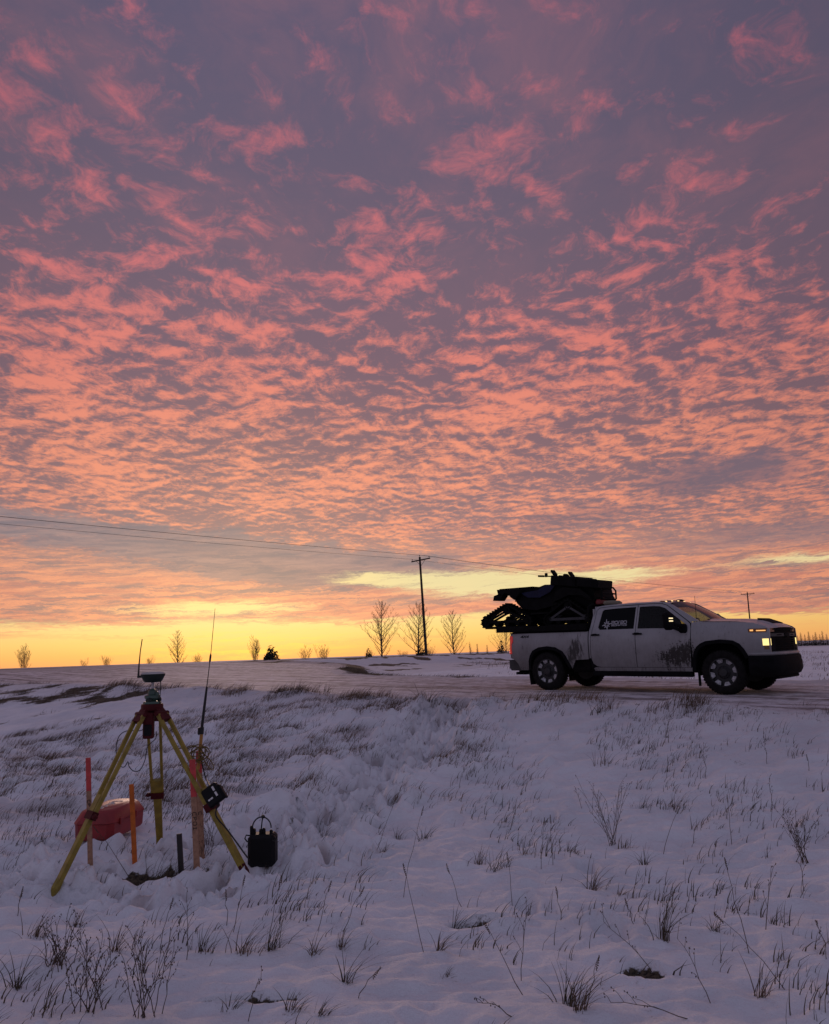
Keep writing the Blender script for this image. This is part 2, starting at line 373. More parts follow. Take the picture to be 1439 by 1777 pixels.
# ------------------------------------------------------------------ mesh builder
class MB:
    def __init__(s): s.v, s.f, s.m = [], [], []
    def add(s, vs, fs, mi=0):
        b = len(s.v); s.v.extend([tuple(p) for p in vs]); s.f.extend([tuple(b + i for i in f) for f in fs]); s.m.extend([mi] * len(fs)); return s
    def box(s, c, size, M=None, mi=0, taper=1.0):
        hx, hy, hz = size[0] / 2, size[1] / 2, size[2] / 2
        vs = [Vector((sx * hx * (taper if sz > 0 else 1), sy * hy * (taper if sz > 0 else 1), sz * hz)) for sz in (-1, 1) for sy in (-1, 1) for sx in (-1, 1)]
        if M is not None: vs = [M @ p for p in vs]
        vs = [p + Vector(c) for p in vs]
        return s.add(vs, [(0, 2, 3, 1), (4, 5, 7, 6), (0, 1, 5, 4), (2, 6, 7, 3), (0, 4, 6, 2), (1, 3, 7, 5)], mi)
    def rbox(s, c, size, r=0.01, M=None, mi=0):
        """box with chamfered edges"""
        hx, hy, hz = [a / 2 for a in size]; r = min(r, hx * .9, hy * .9, hz * .9)
        vs = []; idx = {}
        for sx in (-1, 1):
            for sy in (-1, 1):
                for sz in (-1, 1):
                    for ax in range(3):
                        p = [sx * hx, sy * hy, sz * hz]
                        for o in range(3):
                            if o != ax: p[o] -= (sx, sy, sz)[o] * r
                        idx[(sx, sy, sz, ax)] = len(vs); vs.append(Vector(p))
        fs = []
        for sx in (-1, 1): fs.append([idx[(sx, a, b, 0)] for a, b in ((-1, -1), (1, -1), (1, 1), (-1, 1))][::sx])
        for sy in (-1, 1): fs.append([idx[(a, sy, b, 1)] for a, b in ((-1, -1), (-1, 1), (1, 1), (1, -1))][::sy])
        for sz in (-1, 1): fs.append([idx[(a, b, sz, 2)] for a, b in ((-1, -1), (1, -1), (1, 1), (-1, 1))][::sz])
        for sx in (-1, 1):
            for sy in (-1, 1):
                fs.append([idx[(sx, sy, -1, 0)], idx[(sx, sy, -1, 1)], idx[(sx, sy, 1, 1)], idx[(sx, sy, 1, 0)]][::sx * sy])
                fs.append([idx[(sx, -1, sy, 0)], idx[(sx, -1, sy, 2)], idx[(sx, 1, sy, 2)], idx[(sx, 1, sy, 0)]][::-sx * sy]) if False else None
        fs = [f for f in fs if f]
        for sx in (-1, 1):
            for sz in (-1, 1):
                fs.append([idx[(sx, -1, sz, 0)], idx[(sx, 1, sz, 0)], idx[(sx, 1, sz, 2)], idx[(sx, -1, sz, 2)]][::sx * sz])
        for sy in (-1, 1):
            for sz in (-1, 1):
                fs.append([idx[(-1, sy, sz, 1)], idx[(-1, sy, sz, 2)], idx[(1, sy, sz, 2)], idx[(1, sy, sz, 1)]][::sy * sz])
        for sx in (-1, 1):
            for sy in (-1, 1):
                for sz in (-1, 1):
                    fs.append([idx[(sx, sy, sz, 0)], idx[(sx, sy, sz, 1)], idx[(sx, sy, sz, 2)]][::sx * sy * sz])
        if M is not None: vs = [M @ p for p in vs]
        return s.add([p + Vector(c) for p in vs], fs, mi)
    def tube(s, pts, r, n=6, mi=0, cap=True, flat=None):
        pts = [Vector(p) for p in pts]; rs = r if isinstance(r, (list, tuple)) else [r] * len(pts)
        b = len(s.v); prev = None
        for i, p in enumerate(pts):
            t = (pts[min(i + 1, len(pts) - 1)] - pts[max(i - 1, 0)])
            t = t.normalized() if t.length > 1e-9 else Vector((0, 0, 1))
            if prev is None:
                prev = t.orthogonal().normalized()
            a = (prev - t * prev.dot(t))
            a = a.normalized() if a.length > 1e-6 else t.orthogonal().normalized()
            prev = a; c = t.cross(a)
            for k in range(n):
                q = 2 * math.pi * k / n
                s.v.append(tuple(p + (a * math.cos(q) + c * math.sin(q)) * rs[i]))
        for i in range(len(pts) - 1):
            for k in range(n):
                k2 = (k + 1) % n
                s.f.append((b + i * n + k, b + i * n + k2, b + (i + 1) * n + k2, b + (i + 1) * n + k)); s.m.append(mi)
        if cap:
            s.f.append(tuple(b + k for k in range(n))[::-1]); s.f.append(tuple(b + (len(pts) - 1) * n + k for k in range(n))); s.m += [mi, mi]
        return s
    def beam(s, p0, p1, w, h, up=(0, 0, 1), mi=0, w1=None, h1=None):
        p0, p1 = Vector(p0), Vector(p1); t = (p1 - p0).normalized(); u = Vector(up)
        side = t.cross(u); side = side.normalized() if side.length > 1e-6 else t.orthogonal().normalized()
        u = side.cross(t); w1 = w1 or w; h1 = h1 or h
        vs = []
        for p, ww, hh in ((p0, w, h), (p1, w1, h1)):
            vs += [p + side * (sx * ww / 2) + u * (sy * hh / 2) for sx, sy in ((-1, -1), (1, -1), (1, 1), (-1, 1))]
        return s.add(vs, [(3, 2, 1, 0), (4, 5, 6, 7), (0, 1, 5, 4), (1, 2, 6, 5), (2, 3, 7, 6), (3, 0, 4, 7)], mi)
    def lathe(s, prof, n=24, M=None, mi=0, close=False):
        """prof: (radius, height) pairs turned about local z"""
        b = []
        for r, h in prof:
            for k in range(n):
                q = 2 * math.pi * k / n; p = Vector((r * math.cos(q), r * math.sin(q), h)); b.append(M @ p if M is not None else p)
        fs = []
        m = len(prof)
        for i in range(m if close else m - 1):
            j = (i + 1) % m
            for k in range(n):
                k2 = (k + 1) % n; fs.append((i * n + k, i * n + k2, j * n + k2, j * n + k))
        if not close:
            fs.append(tuple(range(n))[::-1]); fs.append(tuple((m - 1) * n + k for k in range(n)))
        return s.add(b, fs, mi)
    def prism(s, poly, f0, f1, mi=0):
        """poly of 2-D points; f0, f1 map a 2-D point to the two 3-D faces"""
        n = len(poly); vs = [f0(p) for p in poly] + [f1(p) for p in poly]
        fs = [tuple(range(n))[::-1], tuple(n + i for i in range(n))] + [(i, (i + 1) % n, n + (i + 1) % n, n + i) for i in range(n)]
        return s.add(vs, fs, mi)
    def grid(s, fn, us, vs_, mi=0, flip=False):
        vv = [fn(u, v) for v in vs_ for u in us]; n = len(us)
        fs = []
        for j in range(len(vs_) - 1):
            for i in range(n - 1):
                f = (j * n + i, j * n + i + 1, (j + 1) * n + i + 1, (j + 1) * n + i); fs.append(f[::-1] if flip else f)
        return s.add(vv, fs, mi)
    def build(s, name, mats, parent=None, smooth=False, **props):
        me = bpy.data.meshes.new(name); me.from_pydata(s.v, [], s.f)
        if not isinstance(mats, (list, tuple)): mats = [mats]
        for m in mats: me.materials.append(m)
        if len(mats) > 1: me.polygons.foreach_set('material_index', s.m)
        if smooth == 'auto':
            me.polygons.foreach_set('use_smooth', [True] * len(me.polygons))
            bm = bmesh.new(); bm.from_mesh(me)
            for e in bm.edges:
                if len(e.link_faces) != 2 or e.calc_face_angle(3.0) > 0.6: e.smooth = False
            bm.to_mesh(me); bm.free()
        elif smooth:
            me.polygons.foreach_set('use_smooth', [True] * len(me.polygons))
        me.update()
        return link(name, me, parent, **props)

def link(name, data, parent=None, **props):
    o = bpy.data.objects.new(name, data); COL.objects.link(o)
    if parent is not None: o.parent = parent
    for k, v in props.items(): o[k] = v
    return o
def thing(name, label, cat, loc=(0, 0, 0), group=None, M=None):
    o = bpy.data.objects.new(name, None); COL.objects.link(o); o.empty_display_size = 0.1
    if M is not None: o.matrix_world = M
    else: o.location = loc
    o['label'] = label; o['category'] = cat
    if group: o['group'] = group
    return o
def tag(o, label, cat, group=None):
    o['label'] = label; o['category'] = cat
    if group: o['group'] = group
    return o

# ------------------------------------------------------------------ materials
def mat(name, col, rough=0.6, metal=0.0, var=0.12, vscale=6.0, bump=0.0, bscale=60.0, coat=0.0, spec=0.5):
    m = bpy.data.materials.new(name); m.use_nodes = True; nt = m.node_tree; b = nt.nodes['Principled BSDF']
    tc = nt.nodes.new('ShaderNodeTexCoord'); p = V(nt, tc.outputs['Object'])
    n = noise(nt, p, vscale, 4.0, 0.6)
    lo = tuple(c * (1 - var) for c in col); hi = tuple(min(1, c * (1 + var)) for c in col)
    c = mix(nt, n.ss(0.3, 0.7), lo + (1,), hi + (1,)); nt.links.new(c.s, b.inputs['Base Color'])
    b.inputs['Roughness'].default_value = rough; b.inputs['Metallic'].default_value = metal
    b.inputs['Coat Weight'].default_value = coat; b.inputs['Specular IOR Level'].default_value = spec
    if bump:
        bn = nt.nodes.new('ShaderNodeBump'); bn.inputs['Strength'].default_value = bump; bn.inputs['Distance'].default_value = 0.01
        nt.links.new(noise(nt, p, bscale, 3.0, 0.6).s, bn.inputs['Height']); nt.links.new(bn.outputs[0], b.inputs['Normal'])
    return m
def emit(name, col, strength):
    m = bpy.data.materials.new(name); m.use_nodes = True; b = m.node_tree.nodes['Principled BSDF']
    b.inputs['Base Color'].default_value = tuple(c * 0.6 for c in col) + (1,)
    b.inputs['Emission Color'].default_value = col + (1,); b.inputs['Emission Strength'].default_value = strength
    b.inputs['Roughness'].default_value = 0.3
    return m
def glass(name, tint, alpha):
    """tinted glazing: a thin sheet, part see-through, part mirror"""
    m = bpy.data.materials.new(name); m.use_nodes = True; nt = m.node_tree; nt.nodes.clear()
    out = nt.nodes.new('ShaderNodeOutputMaterial')
    tr = nt.nodes.new('ShaderNodeBsdfTransparent'); tr.inputs[0].default_value = tint + (1,)
    gl = nt.nodes.new('ShaderNodeBsdfGlossy'); gl.inputs['Roughness'].default_value = 0.03; gl.inputs[0].default_value = (0.9, 0.9, 0.9, 1)
    fr = nt.nodes.new('ShaderNodeFresnel'); fr.inputs[0].default_value = 1.45
    mx = nt.nodes.new('ShaderNodeMixShader'); mu = nt.nodes.new('ShaderNodeMath'); mu.operation = 'MULTIPLY'; mu.inputs[1].default_value = alpha
    nt.links.new(fr.outputs[0], mu.inputs[0]); nt.links.new(mu.outputs[0], mx.inputs[0])
    nt.links.new(tr.outputs[0], mx.inputs[1]); nt.links.new(gl.outputs[0], mx.inputs[2]); nt.links.new(mx.outputs[0], out.inputs[0])
    return m

def snow_material():
    m = bpy.data.materials.new('snow'); m.use_nodes = True; nt = m.node_tree; b = nt.nodes['Principled BSDF']
    tc = nt.nodes.new('ShaderNodeTexCoord'); p = V(nt, tc.outputs['Object'])
    at = nt.nodes.new('ShaderNodeAttribute'); at.attribute_name = 'bare'; bare = V(nt, at.outputs['Fac'])
    at2 = nt.nodes.new('ShaderNodeAttribute'); at2.attribute_name = 'dust_shade'; dust_shade = V(nt, at2.outputs['Fac'])
    n1 = noise(nt, p, 1.3, 5.0, 0.6); n2 = noise(nt, p, 9.0, 5.0, 0.65); n3 = noise(nt, p, 45.0, 3.0, 0.6)
    snow = mix(nt, n1.ss(0.3, 0.7), (0.70, 0.71, 0.74, 1), (0.84, 0.84, 0.86, 1))
    # thin snow: soil and stubble tint through
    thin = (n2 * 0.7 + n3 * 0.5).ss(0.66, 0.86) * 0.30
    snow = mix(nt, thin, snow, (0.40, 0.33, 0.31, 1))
    dirt_shade = mix(nt, n2.ss(0.35, 0.65), (0.30, 0.235, 0.22, 1), (0.52, 0.45, 0.44, 1))
    snow = mix(nt, (dust_shade * (n2 * 1.3 + 0.25)).clamp(), snow, dirt_shade)  # road dirt, and the shade painted into the boot holes
    turf = mix(nt, n3.ss(0.35, 0.65), (0.020, 0.016, 0.011, 1), (0.11, 0.085, 0.055, 1))
    bf = (bare * 1.5 + (n2 - 0.5) * 2.2 + (n3 - 0.5) * 1.8 - 0.40).ss(0.1, 0.65)
    col = mix(nt, bf, snow, turf); nt.links.new(col.s, b.inputs['Base Color'])
    b.inputs['Roughness'].default_value = 0.85; b.inputs['Specular IOR Level'].default_value = 0.25
    bn = nt.nodes.new('ShaderNodeBump'); bn.inputs['Strength'].default_value = 0.8; bn.inputs['Distance'].default_value = 0.02
    hgt = n2 * 0.9 + n3 * 0.7 + noise(nt, p, 160.0, 2.0, 0.6) * 0.35
    nt.links.new(hgt.s, bn.inputs['Height']); nt.links.new(bn.outputs[0], b.inputs['Normal'])
    return m
def road_material(name, wx, wy, snowy):
    """packed snow over gravel, worn into tracks along x"""
    m = bpy.data.materials.new(name); m.use_nodes = True; nt = m.node_tree; b = nt.nodes['Principled BSDF']
    tc = nt.nodes.new('ShaderNodeTexCoord'); p = V(nt, tc.outputs['Object']); x, y, z = sepv(nt, p)
    tr = noise(nt, comb(nt, x * wx, y * wy, 0.0), 1.0, 4.0, 0.6, 0.4)
    n2 = noise(nt, p, 2.6, 5.0, 0.65); n3 = noise(nt, p, 26.0, 4.0, 0.65); n4 = noise(nt, p, 90.0, 2.0, 0.6)
    gravel = mix(nt, n4.ss(0.35, 0.65), (0.07, 0.055, 0.05, 1), (0.22, 0.18, 0.165, 1))
    ice = mix(nt, n2.ss(0.35, 0.65), (0.42, 0.37, 0.37, 1), (0.66, 0.62, 0.64, 1))
    f = (tr * 1.1 + n2 * 0.45 + n3 * 0.35 - 0.95 + snowy).ss(-0.14, 0.20)
    c = mix(nt, f, gravel, ice); nt.links.new(c.s, b.inputs['Base Color'])
    b.inputs['Roughness'].default_value = 0.72; b.inputs['Specular IOR Level'].default_value = 0.35
    bn = nt.nodes.new('ShaderNodeBump'); bn.inputs['Strength'].default_value = 0.7; bn.inputs['Distance'].default_value = 0.02
    nt.links.new((n3 * 0.8 + n4 * 0.4 + tr * 0.8).s, bn.inputs['Height']); nt.links.new(bn.outputs[0], b.inputs['Normal'])
    return m

# ------------------------------------------------------------------ ground sheet
def axis(segs):
    out = [segs[0][0]]
    for a, b, d0, d1 in segs:
        x = out[-1]; L = b - a
        while x < b - 1e-6:
            t = (x - a) / L; x = x + d0 + (d1 - d0) * t; out.append(min(x, b))
    return np.array(out)
def grid_mesh(name, X, Y, Z, material, attrs=None):
    ny, nx = X.shape; me = bpy.data.meshes.new(name)
    co = np.stack([X, Y, Z], -1).reshape(-1, 3).astype(np.float32)
    i = (np.arange(ny - 1)[:, None] * nx + np.arange(nx - 1)[None, :]).ravel()
    q = np.stack([i, i + 1, i + 1 + nx, i + nx], -1).astype(np.int32)
    me.vertices.add(len(co)); me.vertices.foreach_set('co', co.ravel())
    me.loops.add(q.size); me.loops.foreach_set('vertex_index', q.ravel())
    me.polygons.add(len(q)); me.polygons.foreach_set('loop_start', np.arange(len(q), dtype=np.int32) * 4)
    me.polygons.foreach_set('use_smooth', np.ones(len(q), bool))
    me.update(calc_edges=True); me.validate()
    for k, a in (attrs or {}).items():
        at = me.attributes.new(k, 'FLOAT', 'POINT'); at.data.foreach_set('value', a.ravel().astype(np.float32))
    me.materials.append(material); return me
gx = axis([(-3500, -300, 500, 120), (-300, -40, 40, 3), (-40, -6, 2.0, 0.10), (-6, -3.6, 0.08, 0.024), (-3.6, 2.6, 0.023, 0.023), (2.6, 5, 0.024, 0.045),
           (5, 16, 0.05, 0.2), (16, 80, 0.3, 3), (80, 300, 3, 25), (300, 4000, 60, 500)])
gy = axis([(-900, -60, 200, 20), (-60, 1, 12, 0.5), (1, 3.2, 0.3, 0.03), (3.2, 8.5, 0.022, 0.024), (8.5, 13, 0.028, 0.05), (13, 24, 0.055, 0.13), (24, 70, 0.16, 0.9),
           (70, 300, 1.0, 12), (300, 6000, 25, 600)])
GX, GY = np.meshgrid(gx, gy)
GZ = terrain(GX, GY)
_s, _m = to_site(GX, GY); _dr = road_mask(_s, _m)
DUST_SHADE = np.clip(np.exp(-np.clip(_dr - 0.3, 0, 9) / 1.4) * 0.75 * (_m < 30) * (_s < 16) + 0.35 * sst(22, 60, np.hypot(GX, GY)) * (_s < -20), 0, 1)
DUST_SHADE = np.maximum(DUST_SHADE, 0.45 * sst(0.05, 0.45, fbm(GX * 0.33 + 2, GY * 0.6, 3)) * sst(6.5, 9, GY) * sst(20, 13, GY) * sst(1.5, -1.0, GX))
# clods and boot holes where people walked: pushed into the sheet one by one
def _trod(x, y):
    dt = seg_dist(x, y, TRAIL); return np.maximum(sst(0.75, 0.3, dt), sst(1.75, 1.0, np.hypot((x + 2.05) * 0.85, (y - 6.55) * 1.35)))
_r = random.Random(21); TROD = np.zeros_like(GZ)
def _stamp(cx, cy, R, amp, pit=False):
    i0, i1 = np.searchsorted(gx, cx - 1.6 * R), np.searchsorted(gx, cx + 1.6 * R); j0, j1 = np.searchsorted(gy, cy - 1.6 * R), np.searchsorted(gy, cy + 1.6 * R)
    if i1 - i0 < 2 or j1 - j0 < 2: return
    X, Y = GX[j0:j1, i0:i1], GY[j0:j1, i0:i1]
    q = np.hypot(X - cx, (Y - cy) * _r.uniform(0.9, 1.4)) / R + 0.30 * fbm(X * 11 + cx * 7, Y * 11, 2)
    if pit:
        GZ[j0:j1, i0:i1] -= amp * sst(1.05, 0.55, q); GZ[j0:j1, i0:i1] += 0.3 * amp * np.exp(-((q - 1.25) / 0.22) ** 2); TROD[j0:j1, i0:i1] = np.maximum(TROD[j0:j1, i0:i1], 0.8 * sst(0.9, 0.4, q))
    else: GZ[j0:j1, i0:i1] += amp * np.sqrt(np.clip(1 - q * q, 0, 1))
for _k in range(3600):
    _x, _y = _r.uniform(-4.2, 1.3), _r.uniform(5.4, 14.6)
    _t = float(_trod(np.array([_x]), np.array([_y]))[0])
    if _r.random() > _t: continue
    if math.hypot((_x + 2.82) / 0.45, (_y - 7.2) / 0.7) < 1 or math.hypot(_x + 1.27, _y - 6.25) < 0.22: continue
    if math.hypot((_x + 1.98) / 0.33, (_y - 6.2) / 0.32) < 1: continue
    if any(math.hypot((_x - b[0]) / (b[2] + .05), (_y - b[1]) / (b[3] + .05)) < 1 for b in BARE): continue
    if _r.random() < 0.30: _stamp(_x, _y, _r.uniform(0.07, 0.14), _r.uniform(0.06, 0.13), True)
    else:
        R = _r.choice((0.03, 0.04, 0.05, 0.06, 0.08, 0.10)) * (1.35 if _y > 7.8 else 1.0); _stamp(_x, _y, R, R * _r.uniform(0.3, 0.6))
SNOW = snow_material()
DUST_SHADE = np.maximum(DUST_SHADE, 0.95 * TROD)  # boot-hole floors darkened in colour: painted cavity shade, with some grass showing through
snow_ground = link('snow_ground', grid_mesh('snow_ground', GX, GY, GZ, SNOW, {'bare': bare_amount(GX, GY), 'dust_shade': DUST_SHADE}), kind='structure')

# side road (local x along the heading, y across) and main road
def road_sheet(name, s0, s1, ds, half_fn, dm, zfn, material, along_s=True):
    nb = int(math.ceil((s1 - s0) / ds)); S = np.linspace(s0, s1, nb + 1)
    k = 61; T = np.linspace(-1, 1, k)
    SS, TT = np.meshgrid(S, T, indexing='ij')
    if along_s: s_, m_ = SS, np.where(TT > 0, TT * (half_far(SS) + 0.4), TT * (half_near(SS) + 0.4))
    else: m_, s_ = SS, TT * half_fn(SS) - 42.0
    wx, wy = to_world(s_, m_)
    Z = zfn(s_, m_, wx, wy)
    loc = to_world(0, 0)
    X = s_ if along_s else m_; Yl = m_ if along_s else s_
    me = grid_mesh(name, X, Yl, Z, material)
    if along_s: me.flip_normals() if False else None
    o = link(name, me, kind='structure')
    if along_s: o.matrix_world = Matrix(((AX[0], NX[0], 0, ORG[0]), (AX[1], NX[1], 0, ORG[1]), (0, 0, 1, 0), (0, 0, 0, 1)))
    else: o.matrix_world = Matrix(((NX[0], AX[0], 0, ORG[0]), (NX[1], AX[1], 0, ORG[1]), (0, 0, 1, 0), (0, 0, 0, 1)))
    return o
def _zs(s, m, x, y):
    rut = 0.02 * fbm(m * 2.2 + 5, s * 0.12, 3) + 0.010 * fbm(x * 3, y * 3, 3)
    return z_side(s) + rut - 0.010 - 0.06 * sst(0.75, 1.0, np.where(m > 0, m / (half_far(s) + 0.4), -m / (half_near(s) + 0.4)))
def _zm(s, m, x, y):
    base = np.maximum(z_main(m), base_z(x, y))
    return base - 0.035 - 0.10 * sst(4.0, 5.4, np.abs(s + 42)) + 0.012 * fbm(x * 1.2, y * 1.2, 2)
side_road = road_sheet('gravel_side_road', -40.0, 16.0, 0.14, None, 0.2, _zs, road_material('packed_snow_gravel', 0.12, 1.9, 0.10))
main_road = road_sheet('main_road', -60.0, 420.0, 1.2, lambda s: 5.4 + 0 * s, 0.3, _zm, road_material('snowy_asphalt', 0.05, 1.2, -0.10), False)
# ------------------------------------------------------------------ pickup truck (local x forward from the rear axle, y to its left, z up from the ground)
_a3 = Vector((AX[0] * 0.99986, AX[1] * 0.99986, -0.0169)).normalized(); _b3 = Vector((NX[0], NX[1], 0.0038)).normalized()
_c3 = _a3.cross(_b3).normalized(); _b3 = _c3.cross(_a3)
TRM = Matrix(((_a3.x, _b3.x, _c3.x, ORG[0]), (_a3.y, _b3.y, _c3.y, ORG[1]), (_a3.z, _b3.z, _c3.z, ORG[2] - 0.012), (0, 0, 0, 1)))

def paint_material():
    m = bpy.data.materials.new('dirty_white_paint'); m.use_nodes = True; nt = m.node_tree; b = nt.nodes['Principled BSDF']
    tc = nt.nodes.new('ShaderNodeTexCoord'); p = V(nt, tc.outputs['Object']); x, y, z = sepv(nt, p)
    st = noise(nt, comb(nt, x * 11.0 + 3.0, y * 3.0, z * 3.4), 1.6, 6.0, 0.72)         # run marks, stretched downwards
    bl = noise(nt, p, 2.2, 5.0, 0.65); fn = noise(nt, p, 30.0, 4.0, 0.7)
    film = z.ss(1.45, 0.55) * 0.62 + (bl - 0.5) * 0.8 + (st - 0.5) * 0.5 + x.ss(2.2, -0.6) * 0.18         # road film, heavier low down
    white = (0.31, 0.305, 0.31, 1)
    c = mix(nt, film.clamp() * 0.85, white, (0.095, 0.08, 0.07, 1))
    def patch(x0, z0, sx, sz):
        a = (x - x0) / sx; d = (z - z0) / sz; return ((a * a + d * d) * -1.0).exp()
    mud = (patch(3.24, 0.80, 0.26, 0.26) * 1.15 + patch(2.95, 0.72, 0.28, 0.17) * 0.75 + patch(3.40, 0.95, 0.05, 0.16) * 0.5).clamp()
    mf = (mud * 1.05 + (st - 0.5) * 2.6 + (fn - 0.5) * 2.6 + (bl - 0.5) * 1.2 - 0.44).ss(0.0, 0.55) * 0.95
    mud2 = patch(0.82, 0.95, 0.20, 0.34) + patch(0.62, 0.75, 0.12, 0.25) * 0.7
    mf2 = (mud2 * 0.9 + (st - 0.5) * 2.6 - 0.45).ss(0.0, 0.45) * 0.85
    lowm = (z.ss(0.66, 0.44) * 0.55 + (st - 0.5) * 1.6 - 0.42).ss(0.0, 0.45) * 0.6
    c = mix(nt, (mf + mf2 + lowm).clamp(), c, (0.018, 0.014, 0.011, 1))
    nt.links.new(c.s, b.inputs['Base Color'])
    rr = (film.clamp() * 0.5 + (mf + mf2).clamp() * 0.4 + 0.28).min(0.9); nt.links.new(rr.s, b.inputs['Roughness'])
    b.inputs['Coat Weight'].default_value = 0.25; b.inputs['Coat Roughness'].default_value = 0.2
    return m
M_PAINT = paint_material()
M_BLK = mat('black_trim', (0.007, 0.007, 0.008), 0.75, var=0.3, bump=0.15, spec=0.06)
M_RUB = mat('tyre_rubber', (0.010, 0.009, 0.009), 0.85, var=0.4, vscale=12, bump=0.3, spec=0.15)
M_UND = mat('underbody_grime', (0.007, 0.006, 0.006), 0.9, var=0.5, spec=0.1)
M_RIMD = mat('dark_rim', (0.014, 0.014, 0.015), 0.5)
M_RIML = mat('machined_rim', (0.36, 0.36, 0.365), 0.5, metal=0.3, var=0.4, vscale=25)
M_GREY = mat('grey_bar', (0.045, 0.043, 0.042), 0.55, var=0.25, spec=0.3)
M_GLT = glass('tinted_glass', (0.62, 0.62, 0.56), 0.4)
M_GLD = glass('privacy_glass', (0.02, 0.02, 0.02), 0.35)
M_GLW = glass('windshield_glass', (0.34, 0.36, 0.34), 0.8)
M_SEAT = mat('seat_cloth', (0.014, 0.013, 0.013), 0.9)
M_HEAD = emit('headlamp_glow', (1.0, 0.76, 0.27), 1.35)
M_HEADD = mat('headlamp_amber_dark', (0.16, 0.10, 0.03), 0.3)
M_DRL = emit('marker_glow', (1.0, 0.50, 0.16), 1.0)
M_DRLD = mat('amber_lens', (0.20, 0.06, 0.012), 0.3)
M_AMB = emit('amber_lamp', (1.0, 0.66, 0.30), 1.3)
M_MIRL = emit('mirror_lamp', (1.0, 0.80, 0.45), 1.2)
M_TAIL = emit('tail_lens', (1.0, 0.045, 0.05), 0.16)
M_TAILG = emit('tail_glow', (1.0, 0.10, 0.08), 0.55)
M_DECAL = mat('decal_silver', (0.50, 0.50, 0.52), 0.5)

LH = [(0.30, .93), (0.44, .955), (0.6, .985), (0.8, 1.0), (1.0, 1.005), (1.15, .998), (1.28, .968), (1.335, .950), (1.85, .745), (1.95, .70)]
def lhalf(s, h):
    l = float(np.interp(h, [a for a, _ in LH], [b for _, b in LH]))
    if s > 4.45: l -= 0.17 * ((s - 4.45) / 0.55) ** 2.2
    if s < -0.85: l -= 0.35 * (s + 0.85) ** 2 * 4
    return l
def side_panel(name, poly, sign, material, parent, holes=(), th=0.02, out=0.0, cuts=True, lf=lhalf):
    bm = bmesh.new(); edges = []
    for loop in (poly,) + tuple(holes):
        vs = [bm.verts.new((p[0], 0, p[1])) for p in loop]
        edges += [bm.edges.new((vs[i], vs[(i + 1) % len(vs)])) for i in range(len(vs))]
    bmesh.ops.triangle_fill(bm, use_beauty=True, use_dissolve=False, edges=edges, normal=(0, -1, 0))
    if cuts:
        for h in (0.52, 0.62, 0.72, 0.82, 0.92, 1.02, 1.12, 1.2, 1.28, 1.335, 1.5, 1.65):
            bmesh.ops.bisect_plane(bm, geom=bm.verts[:] + bm.edges[:] + bm.faces[:], plane_co=(0, 0, h), plane_no=(0, 0, 1))
        for s in np.arange(-1.0, 5.0, 0.1 if max(p[0] for p in poly) > 4.6 else 0.3):
            bmesh.ops.bisect_plane(bm, geom=bm.verts[:] + bm.edges[:] + bm.faces[:], plane_co=(float(s), 0, 0), plane_no=(1, 0, 0))
    ov = bm.verts[:]; of = bm.faces[:]
    oe = [e for e in bm.edges if len(e.link_faces) == 1]
    inner = {}
    for v in ov: inner[v] = bm.verts.new(v.co)
    for f in of: bm.faces.new([inner[v] for v in f.verts][::-1])
    for e in oe:
        a, b = e.verts; bm.faces.new((a, b, inner[b], inner[a]))
    for v in ov:
        l = lf(v.co.x, v.co.z); w = inner[v]
        v.co.y = sign * (l + out); w.co.y = sign * (l + out - th)
    bmesh.ops.recalc_face_normals(bm, faces=bm.faces[:])
    for f in bm.faces: f.smooth = True
    for e in bm.edges:
        if len(e.link_faces) != 2 or e.calc_face_angle(3.0) > 0.5: e.smooth = False
    me = bpy.data.meshes.new(name); bm.to_mesh(me); bm.free(); me.materials.append(material)
    return link(name, me, parent)

truck = thing('pickup_truck', 'muddy white crew-cab pickup truck with lit headlights parked on the gravel road', 'pickup truck', M=TRM)
ARCH_R = [(.65, .49), (.62, .56), (.57, .65), (.50, .78), (.43, .87), (.25, .96), (.03, .985), (-.2, .96), (-.36, .89), (-.44, .78), (-.485, .65), (-.50, .45)]
ARCH_F = [(3.435, .44), (3.455, .62), (3.50, .82), (3.56, .92), (3.64, .985), (3.75, 1.03), (4.03, 1.058), (4.28, 1.035), (4.40, .97), (4.48, .87), (4.53, .77), (4.555, .72)]
BED = [(-1.03, 1.31), (1.10, 1.31), (1.10, .70), (.76, .68)] + ARCH_R + [(-.74, .45), (-.80, .60), (-.90, .70), (-1.03, .73)]
FEND = [(3.457, .52), (3.457, 1.425), (3.62, 1.44), (4.3, 1.415), (4.7, 1.37), (4.93, 1.30), (5.0, 1.255), (5.0, .775), (4.57, .765)] + ARCH_F[::-1]
RDOOR = [(2.232, .53), (2.236, 1.31), (2.245, 1.838), (1.60, 1.835), (1.33, 1.815), (1.275, 1.77), (1.235, 1.45), (1.185, 1.20), (1.170, .9), (1.175, .71), (1.215, .60), (1.30, .545), (1.40, .53)]
RWIN = [(1.385, 1.335), (1.345, 1.385), (1.405, 1.74), (1.45, 1.775), (1.75, 1.792), (2.205, 1.80), (2.20, 1.335)]
FDOOR = [(2.246, .53), (3.40, .53), (3.43, .80), (3.448, 1.30), (3.43, 1.40), (3.38, 1.448), (2.90, 1.80), (2.78, 1.838), (2.60, 1.850), (2.258, 1.842), (2.25, 1.31)]
FWIN = [(2.285, 1.335), (2.70, 1.328), (3.12, 1.312), (3.33, 1.36), (3.335, 1.40), (2.87, 1.745), (2.74, 1.79), (2.60, 1.80), (2.29, 1.80)]
